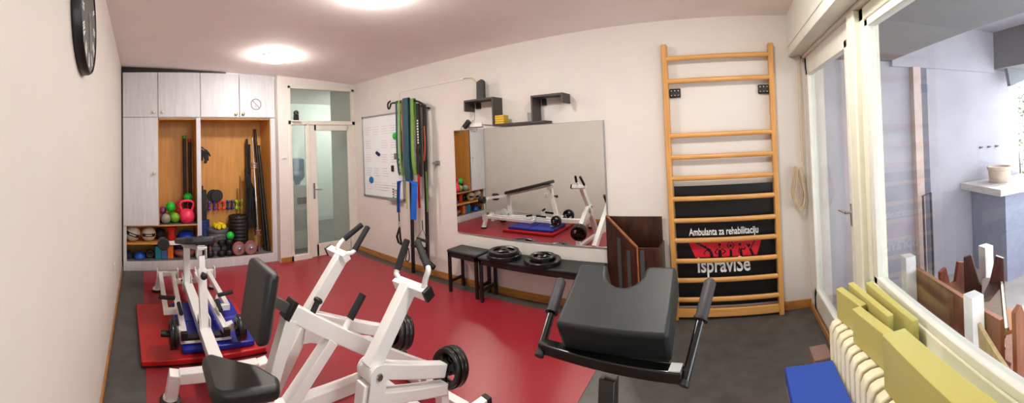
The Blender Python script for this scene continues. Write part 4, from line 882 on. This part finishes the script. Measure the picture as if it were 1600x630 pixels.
# arms
for s in (-1,1):
    X = cx+s*.335
    pivY, pivZ = 1.005,.535
    # side stand
    MB().beam((X,.975,.50),(X,.87 if s>0 else .66,.0),.07,.07,(0,1,0)).build('side_post', WHITE, m1, bevel=.006)
    MB().beam((X,.97,.435),(X,1.475,.255),.07,.055).build('side_rail', WHITE, m1, bevel=.005)
    MB().beam((X,1.455,.255),(X,1.47,.0),.055,.055,(0,1,0)).build('rear_post', WHITE, m1, bevel=.005)
    MB().beam((X,.62,.03),(X,1.45,.032),.055,.05).beam((X,1.44,.032),(cx+s*.382,1.77,.033),.055,.05).build('floor_rail', WHITE, m1, bevel=.004)
    pm = MB()
    for e in (-.052,.052):
        pts = [(X+e-.004,pivY+.048*math.cos(a),pivZ+.048*math.sin(a)) for a in [-.3+(PI+.6)*i/12 for i in range(13)]]+[(X+e-.004,pivY-.065,pivZ-.12),(X+e-.004,pivY+.025,pivZ-.13)]
        pm.prism(pts,(.008,0,0))
    pm.build('pivot_cheek', WHITE, m1, each=True)
    b_ = MB(); bolt(b_,(X+.056,pivY,pivZ),(1,0,0),.016,.01); bolt(b_,(X-.056,pivY,pivZ),(-1,0,0),.016,.01); b_.build('pivot_bolt', simple('bolt_zinc',(170,150,150),.3,metal=.9), m1, each=True)
    arm = MB().beam((X,pivY-.01,pivZ+.02),(X,1.25,.87),.06,.08,(0,1,0)).build('lever_arm', WHITE, m1, bevel=.005)
    MB().cyl((X-.046,pivY,pivZ),(X+.046,pivY,pivZ),.047,n=28).build('pivot_tube', WHITE, arm)
    if s > 0: hx0, hx1, cap, grips = -1.555, -1.325, .02, (((-1.563,1.262,.920),(-1.567,1.34,1.058)),((-1.325,1.262,.985),(-1.476,1.34,1.066)))
    else:     hx0, hx1, cap, grips = -2.055, -2.275, -.02, (((-2.180,1.31,.965),(-2.140,1.425,1.05)),((-2.055,1.31,.918),(-2.067,1.425,1.045)))
    HZ = .862 if s > 0 else .88
    MB().beam((hx0,1.25,HZ),(hx1,1.25,HZ),.05,.055,(0,-.45,1)).build('handle_bar', WHITE, arm, bevel=.004)
    MB().beam((hx1,1.25,HZ),(hx1+cap,1.25,HZ),.055,.060,(0,-.45,1)).build('bar_end_cap', BLACK, arm, bevel=.003)
    for g0, g1 in grips:
        g0, g1 = V(g0), V(g1); d = (g1-g0).normalized(); xb = g0.x+(.012 if g0.x < (grips[0][0][0]+grips[1][0][0])/2 else -.012)
        xb = min(max(xb, min(hx0,hx1)+.02), max(hx0,hx1)-.02)
        MB().tube([(xb,1.25,HZ+.02),((xb+g0.x)/2,1.252,(HZ+g0.z)/2+.005),tuple(g0-d*.02),tuple(g0+d*.02)],.014,12,smooth=2).build('handle_neck', WHITE, arm)
        MB().cyl(g0, g1, .0185, n=16).lathe([(.0185,0),(.017,.006),(.012,.009),(0,.01)], g1, d, 16).build('hand_grip', FOAMGRIP, arm)
    if s > 0: le, dd, rs, st, lab = V((X-.005,1.475,.35)), V((0,.96,-.26)), (.100,.106,.106), .03, 'camera'
    else:     le, dd, rs, st, lab = V((-2.045,1.585,.318)), V((.22,.94,-.26)).normalized(), (.112,.116,.112), .035, 'door'
    MB().beam((X,pivY+.03,.535),le,.062,.07).build('weight_lever', WHITE, arm, bevel=.006)
    MB().cyl(le-dd*.02, le+dd*.165,.024,n=18).build('weight_sleeve', BLACK, arm)
    for k, rr_ in enumerate(rs):
        plate(tuple(le+dd*(.03+st*k)),rr_,st-.002,PLATE,'%s black grip plate on the row machine lever nearer the %s'%(['innermost','middle','outermost'][k],lab),'plates on the %s side row lever'%lab,axis=tuple(dd),phase=.5*k)

# ------------------------------------------------------------------ black neck-cutout bench
hb = thing('hyperextension_bench', (-.37,1.05,0), 'black steel bench with U-notched grey-black pad and two side handles', 'exercise bench')
BX, BD = -.365, V((0,.893,.45))       # pad slope direction
n_ = V((0,-.45,.893)); p0 = V((BX,1.045,1.0))
W2 = .178; Ld = .265
outl = [(-W2,0),(W2,0),(W2*1.0,Ld),(.075,Ld)]
for i in range(11):
    a = -PI*i/10; outl.append((.0+.068*math.cos(a), Ld-.028+.068*math.sin(a)-.0))
outl += [(-.075,Ld),(-W2,Ld)]
mb = MB()
mb.prism([p0+V((u,0,0))+BD*v-n_*.122 for u, v in outl], n_*.122)
mb.build('pad', BENCHPAD, hb, bevel=.013, seg=3)
mb = MB().prism([p0+V((u*.94,0,0))+BD*(v*.94+.008)-n_*.132 for u, v in outl], n_*.012); mb.build('pad_board', BLACK, hb)
lo, ro = V((-.628,1.105,.885)), V((-.148,1.045,.893))
MB().beam(lo, ro, .042, .034).build('crossbar', BLACKGLOSS, hb, bevel=.004)
MB().beam((BX-.02,1.10,.87),(BX-.02,1.20,.93),.12,.01).beam(lo*.5+ro*.5+V((0,.03,-.01)),(BX,1.17,.93),.05,.04).build('pad_support', BLACKGLOSS, hb, bevel=.003)
MB().beam((-.186,1.050,.9105),(-.152,1.046,.9118),.040,.003).build('steel_plate', simple('bare_steel',(176,182,182),.35), hb)
for a, b in ((V((-.622,1.10,.884)),V((-.636,1.30,1.037))),(V((-.138,1.05,.893)),V((-.068,1.25,1.082)))):
    d = (b-a).normalized()
    rod = MB().cyl(a-d*.02, b-d*.10, .0135, n=18).build('handle_rod', BLACKGLOSS, hb)
    MB().cyl(b-d*.135, b-d*.128, .024, n=18).build('grip_collar', RUBBER, rod)
    MB().tube([b-d*.13, b-d*.01, b], [.0205,.0205,.013], 18).build('grip', simple('grey_grip',(42,42,44),.6), rod)
    MB().cyl(a-d*.032, a-d*.018, .0155, n=18).build('end_plug', RUBBER, rod)
MB().beam((-.378,1.07,.85),(-.40,.93,.06),.05,.05,(0,1,0)).build('post', BLACKGLOSS, hb, bevel=.003)
MB().beam((-.40,.55,.045),(-.40,1.45,.045),.06,.05).beam((-.62,.57,.03),(-.18,.57,.03),.05,.05).beam((-.62,1.43,.03),(-.18,1.43,.03),.05,.05).build('floor_frame', BLACKGLOSS, hb, bevel=.004)

# ------------------------------------------------------------------ window side
w2 = bpy.data.objects.new('door_2', None); COL.objects.link(w2); w2.location = (0.748,2.6,0); struct(w2)
f = MB().box((0.723,3.12,.0),(0.793,3.185,2.2)).box((0.723,2.0,2.09),(0.793,3.185,2.2)).box((0.723,2.0,0),(0.793,3.185,.155)).box((0.723,1.975,0),(0.793,2.03,2.2))
f.build('outer_frame', FRAMEW, w2, bevel=.005)
f = MB().box((0.713,3.05,.155),(0.763,3.12,2.09)).box((0.713,2.03,.155),(0.763,2.085,2.09)).box((0.713,2.03,.155),(0.763,3.12,.215)).box((0.713,2.03,2.04),(0.763,3.12,2.09))
f.build('sash', FRAMEW, w2, bevel=.006)
MB().box((0.740,2.08,.21),(0.745,3.06,2.045)).build('door_glass', GLASSW, w2, smooth=False)
MB().box((0.706,2.045,1.0),(0.714,2.065,1.13)).cyl((0.714,2.055,1.08),(0.673,2.055,1.08),.009).tube([(0.673,2.055,1.08),(0.668,2.09,1.082),(0.668,2.16,1.075)],.009,10,smooth=1).build('door_handle', CHROME, w2)
struct(MB().box((0.693,1.86,.0),(0.793,1.975,2.2)).build('trim_6', FRAMEC, bevel=.01))
w3 = bpy.data.objects.new('window_2', None); COL.objects.link(w3); w3.location = (0.758,1.0,.7); struct(w3)
f = MB().box((0.728,-.3,.68),(0.818,1.86,.755)).box((0.728,-.3,2.13),(0.818,1.86,2.2)).box((0.728,1.80,.68),(0.818,1.86,2.2))
f.build('window_frame', FRAMEC, w3, bevel=.006)
f = MB().box((0.733,-.3,.755),(0.783,1.80,.795)).box((0.733,-.3,2.09),(0.783,1.80,2.13)).box((0.733,1.755,.755),(0.783,1.80,2.13))
f.build('sash', FRAMEW, w3, bevel=.005)
MB().box((0.756,-.3,.79),(0.761,1.76,2.095)).build('window_pane', GLASSW, w3, smooth=False)
MB().box((0.648,-.3,.665),(0.828,1.90,.69)).build('window_sill', FRAMEW, w3, bevel=.004)
# shutter strap and coil
t = thing('shutter_strap', (.685,3.13,1.25), 'pale shutter cord hanging in a coil in the corner by the balcony door', 'cord')
MB().tube([(.665,3.14,2.235),(.668,3.15,1.9),(.672,3.15,1.5),(.67,3.15,1.27)],.004,6).tube([(.655,3.14,2.235),(.65,3.15,1.8),(.655,3.15,1.3)],.003,6).build('cord', simple('cord_beige',(206,184,150),.8), t)
rn = random.Random(2)
m = MB()
for k in range(6):
    cy = 3.17-.012*k; w_ = .045+.008*rn.random(); z1 = 1.25+.02*rn.random(); z0 = .93-.04*rn.random()*k/2; xo = .60+.012*k*rn.random()
    m.tube([(xo+w_*math.sin(a)*(1 if math.cos(a)<.2 else .6), cy, (z0+z1)/2+(z1-z0)/2*math.cos(a)) for a in [2*PI*i/14 for i in range(14)]],.0045,6,True,smooth=1)
m.build('coil', simple('cord_beige',(206,184,150),.8), t)
# radiator
t = thing('radiator', (.53,1.2,.08), 'cream cast iron column radiator under the big window', 'radiator')
N = 20
for i in range(N):
    y = 1.70-.06*i
    s = MB(); w_ = .022
    out = [(.455,.10),(.455,.615),(.47,.645),(.50,.655),(.59,.655),(.61,.645),(.62,.62),(.62,.10),(.60,.08),(.475,.08)]
    s.prism([(x,y-.022,z) for x, z in out],(0,.044,0))
    s.build('radiator_section', RADI, t, bevel=.009, seg=3)
MB().cyl((.535,.52,.58),(.535,1.7,.58),.03,n=16).cyl((.535,.52,.14),(.535,1.7,.14),.03,n=16).build('connector_tube', RADI, t, each=True)
MB().cyl((.535,.62,0),(.535,.62,.12),.02,n=12).cyl((.535,1.6,0),(.535,1.6,.12),.02,n=12).build('foot', RADI, t, each=True)
def foamblock(pts, z0, z1, label, name='foam_block', tilt=(0,0)):
    q = [(x,y,z0) for x, y in pts]+[(x+tilt[0],y+tilt[1],z1) for x, y in pts]
    o = MB().hexa(q).build(name, FOAM, bevel=.003); return tag(o,label,'foam block','yellow foam blocks on the radiator')
foamblock([(.497,1.715),(.540,1.50),(.575,1.51),(.532,1.725)],.657,.80,'smallest yellow foam block at the far radiator end')
foamblock([(.500,1.495),(.545,1.225),(.588,1.235),(.543,1.505)],.657,.80,'upright yellow foam block second from the far radiator end, at the front')
foamblock([(.578,1.70),(.600,1.50),(.610,1.25),(.638,1.26)] if False else [(.560,1.72),(.598,1.34),(.626,1.345),(.590,1.725)],.657,.815,'thin bowed yellow foam slab between the front blocks and the window')
foamblock([(.646,1.70),(.672,1.27),(.700,1.27),(.680,1.71)],.692,.808,'yellow foam slab leaning against the window frame',tilt=(.0,0))
foamblock([(.500,1.175),(.535,.55),(.622,.55),(.588,1.175)],.657,.85,'longest and thickest yellow foam block at the near end of the radiator')
# blue padded bench
t = thing('padded_bench', (.33,1.25,0), 'blue padded bench standing beside the radiator', 'bench')
MB().prism([(.222,.85,.455),(.440,.87,.455),(.466,1.65,.455),(.228,1.66,.455)] if False else [(.205,.85,.43),(.435,.85,.43),(.449,1.655,.43),(.225,1.665,.43)],(0,0,.07)).build('seat_pad', BLUEPAD, t, bevel=.008, seg=3)
MB().box((.225,.87,.41),(.43,1.64,.43)).build('seat_board', simple('plain_pine',(190,150,100)), t)
for x in (.24,.385):
    for y in (.9,1.58): MB().box((x,y,0),(x+.035,y+.035,.41)).build('leg', simple('plain_pine',(190,150,100)), t, bevel=.002)
o = MB().box((.50,2.28,0),(.62,2.44,.11)).build('wooden_block', PINKBLOCK, bevel=.004); tag(o,'pinkish brown block on the floor below the balcony door','block')

# ------------------------------------------------------------------ terrace
struct(MB().box((.82,-1.5,-.15),(3.6,3.5,-.05)).build('floor_terrace', TERR, smooth=False))
struct(MB().box((.83,3.3,-.1),(3.33,3.55,2.9)).build('wall_terrace_end', CONC, smooth=False))
struct(MB().box((.80,-1.5,2.62),(3.6,3.5,2.8)).build('ceiling_terrace', CONC, smooth=False))
struct(MB().box((.82,-1.5,2.215),(1.60,3.3,2.62)).build('trim_7', CONC_SHADE, smooth=False))
struct(MB().box((2.90,-1.5,2.20),(3.30,3.3,2.62)).build('trim_8', CONC_SHADE, smooth=False))
struct(MB().box((1.6,3.24,2.16),(2.9,3.3,2.62)).build('trim_9', CONC, smooth=False))
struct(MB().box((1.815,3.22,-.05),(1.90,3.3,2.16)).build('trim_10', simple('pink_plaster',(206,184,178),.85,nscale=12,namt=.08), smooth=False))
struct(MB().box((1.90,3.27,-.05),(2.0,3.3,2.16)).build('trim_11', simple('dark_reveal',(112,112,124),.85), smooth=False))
struct(MB().box((3.40,-1.5,-.1),(3.55,3.3,.62)).build('wall_terrace_parapet', CONC, smooth=False))
t = thing('metal_rail', (1.9,3.15,0), 'thin dark metal rail frame standing at the terrace end wall', 'rail')
MB().tube([(1.84,3.16,-.05),(1.84,3.16,.88),(1.93,3.16,.90),(1.93,3.16,-.05)],.012,8).build('rail_frame', simple('rail_dark',(70,66,70)), t)
t = thing('masonry_counter', (2.9,2.97,0), 'pale masonry counter with stone top at the terrace end wall', 'counter')
MB().box((2.40,2.64,.86),(3.36,3.29,.93)).build('counter_top', simple('stone_top',(214,208,206),.7), t, bevel=.004)
MB().box((2.55,2.74,-.05),(3.30,3.29,.86)).build('counter_base', simple('counter_plaster',(150,156,176),.9), t)
t = thing('flower_pot', (2.74,3.02,.93), 'round beige pot with reddish rim standing on the masonry counter', 'pot')
MB().lathe([(0,0),(.125,0),(.13,.02),(.118,.035),(.128,.09),(.128,.13),(.14,.14),(.14,.17),(.125,.17),(.115,.15),(0,.14)],(2.74,3.02,.93)).build('pot_body', simple('pot_beige',(206,186,168),.8,nscale=12,namt=.12), t)
MB().tube([(2.86,3.02,.97),(2.91,3.01,1.0),(2.90,3.02,1.07),(2.86,3.02,1.09)],.012,8,smooth=1).build('pot_handle', simple('terracotta',(190,110,84),.7), t)
for k, x in enumerate((2.70,2.82,2.94)):
    o = MB().cyl((x,3.3,1.30),(x,3.275,1.30),.012,n=10).cyl((x,3.276,1.30),(x+.02,3.27,1.303),.008,n=8).build('wall_hook', simple('hook_grey',(110,104,116))); tag(o,'%s of three small grey wall hooks above the terrace counter'%['leftmost','middle','rightmost'][k],'hook','hooks above the terrace counter')
t = thing('awning_bracket', (3.12,3.0,2.0), 'grey folded awning end hanging under the outer terrace beam', 'awning')
MB().prism([(2.98,3.1,2.20),(3.28,3.1,2.20),(3.26,3.1,2.08),(3.02,3.1,2.0)],(0,.05,0)).build('bracket_plate', simple('awning_grey',(120,124,132),.8), t)
# upturned table outside
t = thing('upturned_table', (1.6,2.0,-.05), 'upturned wooden table with white square legs outside the window', 'table')
for x, y in ((1.275,1.66),(1.285,2.46),(1.875,2.26)):
    MB().beam((x,y,.0),(x,y,.60),.085,.085,(0,1,0)).build('leg', simple('white_leg',(232,230,230),.5), t, bevel=.004)
MB().box((1.22,1.5,-.05),(2.05,2.60,.0)).build('tabletop', REDWOOD, t, bevel=.004)
MB().prism([(1.33,2.66,.0),(1.33,1.50,.0),(1.33,1.50,.49),(1.33,2.50,.505)],(.03,0,0)).build('side_apron', REDWOOD, t)
def notched(p, u, w, z0, z1, depth, th_, m, nm, label):
    u = V(u).normalized(); p = V(p); c = w/2
    q = [(0,z0),(w,z0),(w+.0,z1),(w-.06,z1+.02),(c+.03,z1-depth),(c-.03,z1-depth),(.06,z1+.02),(0,z1)]
    tt = thing(nm,(p+u*c)[:2]+(-.05,) if False else (p.x+u.x*c,p.y+u.y*c,-.05),label,'board','notched boards on the terrace')
    MB().prism([p+u*a+V((0,0,b)) for a, b in q], V((u.y,-u.x,0))*th_).build('board', m, tt, bevel=.003)
notched((1.63,2.22,0),(.19,-.22,0),.30,-.0,.585,.21,.03,DKWOOD,'notched_board','dark brown board with a deep V notch in front of a white table leg')
notched((1.43,2.28,0),(.23,.05,0),.26,-.0,.50,.12,.03,REDWOOD,'notched_board','red-brown trapezoid board behind the long table apron')
notched((1.34,1.42,0),(.4,.10,0),.42,-.0,.56,.2,.03,REDWOOD,'notched_board','red-brown notched board at the right edge of the photo')
t = thing('loose_planks', (1.55,1.95,0), 'dark plank with pale edge lying slanted among the upturned table legs', 'plank')
MB().beam((1.40,1.62,.36),(1.80,2.10,.40),.16,.02).build('plank', DKWOOD, t); MB().beam((1.43,1.56,.372),(1.85,2.06,.412),.015,.022).build('pale_edge', simple('pale_edge',(206,190,176)), t)
for k, (x, y, z, r) in enumerate(((1.5,2.15,.08,.3),(1.62,1.95,.07,-.4),(1.5,1.8,.06,.9))):
    m = MB().box((-.2,-.09,-.02),(.2,.09,.02)); m.xform(Matrix.Translation((x,y,z+.1*k)) @ Matrix.Rotation(r,4,'Z') @ Matrix.Rotation(.35,4,'X'))
    o = m.build('wood_offcut', REDWOOD if k != 1 else simple('tan_wood',(170,104,64),.6), bevel=.002); tag(o,['lowest','middle','topmost'][k]+' brown wooden offcut lying inside the upturned table','plank','wooden offcuts inside the table')
t = thing('curved_chair_shell', (1.07,1.25,0), 'pale curved plywood chair shell outside at the bottom of the window', 'chair')
m = MB(); pts = []
for i in range(13):
    u = i/12; pts.append((1.14-.06*u, 1.46-.50*u, .56-.17*math.sin(u*PI*.5)+.02*u*u))
low = [(x+.03, y, -.05) for x, y, z in reversed(pts)]
m.prism([V(p) for p in pts]+[V(p) for p in low],(.022,.0,0)); m.build('curved_back', PALEPLY, t)
# trees beyond the terrace
def tree(x, y, z, R, label, seed):
    rn = random.Random(seed); t = thing('tree', (x,y,-2), label, 'tree', 'trees beyond the terrace')
    MB().tube([(x,y,-2),(x+.05,y,0),(x,y+.1,z+R*.4)],[.1,.08,.04],10).build('trunk', simple('bark',(74,60,48),.9), t)
    m = MB()
    for i in range(2600):
        d = V((rn.gauss(0,1),rn.gauss(0,1),rn.gauss(0,1))).normalized()*R*(rn.random()**.33)
        p = V((x,y,z))+V((d.x,d.y,d.z*1.5)); a = V((rn.gauss(0,1),rn.gauss(0,1),rn.gauss(0,1))).normalized(); b = a.orthogonal().normalized(); s = rn.uniform(.03,.06)
        vs = [m.bm.verts.new(p+q) for q in (a*s, b*s*.5, -a*s, -b*s*.5)]; m.face(vs)
    m.build('foliage', simple('leaf_green',(84,104,62),.6,nscale=3,namt=.3), t, smooth=False)
tree(5.6,5.6,1.7,1.1,'dense leafy green tree just beyond the terrace opening',1)
tree(5.6,3.2,.6,.8,'lower leafy green shrub-like tree beyond the terrace parapet',2)

# ------------------------------------------------------------------ light
wd = bpy.data.worlds.new('World'); SC.world = wd; wd.use_nodes = True
bg = wd.node_tree.nodes['Background']; bg.inputs[0].default_value = (.94,.955,1.0,1); bg.inputs[1].default_value = 2.1
sun = bpy.data.lights.new('sun','SUN'); sun.energy = 2.5; sun.angle = .03; sun.color = (1,.95,.86)
so_ = bpy.data.objects.new('sun', sun); COL.objects.link(so_)
so_.rotation_euler = V((.75,.35,.62)).to_track_quat('Z','Y').to_euler()

# ------------------------------------------------------------------ camera: hand-held panorama on a cylinder
F_, X0, YC, TA, TB = 581.153, 1132.18, 213.37, .01965, .04164
cam = bpy.data.cameras.new('camera'); cam.type = 'PANO'
def setc(k, v):
    for tgt in (cam, getattr(cam,'cycles',None)):
        if tgt is not None and hasattr(tgt, k):
            try: setattr(tgt, k, v); return
            except Exception: pass
setc('panorama_type','CENTRAL_CYLINDRICAL')
setc('central_cylindrical_range_u_min',-800/F_); setc('central_cylindrical_range_u_max',800/F_)
setc('central_cylindrical_range_v_min',-(630-YC)/F_); setc('central_cylindrical_range_v_max',YC/F_)
setc('central_cylindrical_radius',1.0)
cam.clip_start = .02; cam.clip_end = 200
co = bpy.data.objects.new('camera', cam); COL.objects.link(co); SC.camera = co
Rx = Matrix.Rotation(TA,3,'X'); Ry = Matrix.Rotation(TB,3,'Y')
ang = -(X0-800)/F_
Rz = Matrix(((math.cos(ang),math.sin(ang),0),(-math.sin(ang),math.cos(ang),0),(0,0,1)))
R = Rz @ Ry @ Rx
x_, y_, z_ = R @ V((1,0,0)), R @ V((0,1,0)), R @ V((0,0,1))
co.matrix_world = Matrix(((x_.x,z_.x,-y_.x,0),(x_.y,z_.y,-y_.y,0),(x_.z,z_.z,-y_.z,1.57),(0,0,0,1)))
SC.view_settings.view_transform = 'Standard'; SC.view_settings.look = 'None'
SC.view_settings.gamma = 1; SC.view_settings.use_curve_mapping = False; SC.view_settings.exposure = 1.5
SC.cycles.use_denoising = True; SC.cycles.max_bounces = 10; SC.cycles.transparent_max_bounces = 16
SC.cycles.caustics_reflective = False; SC.cycles.caustics_refractive = False; SC.cycles.sample_clamp_indirect = 8
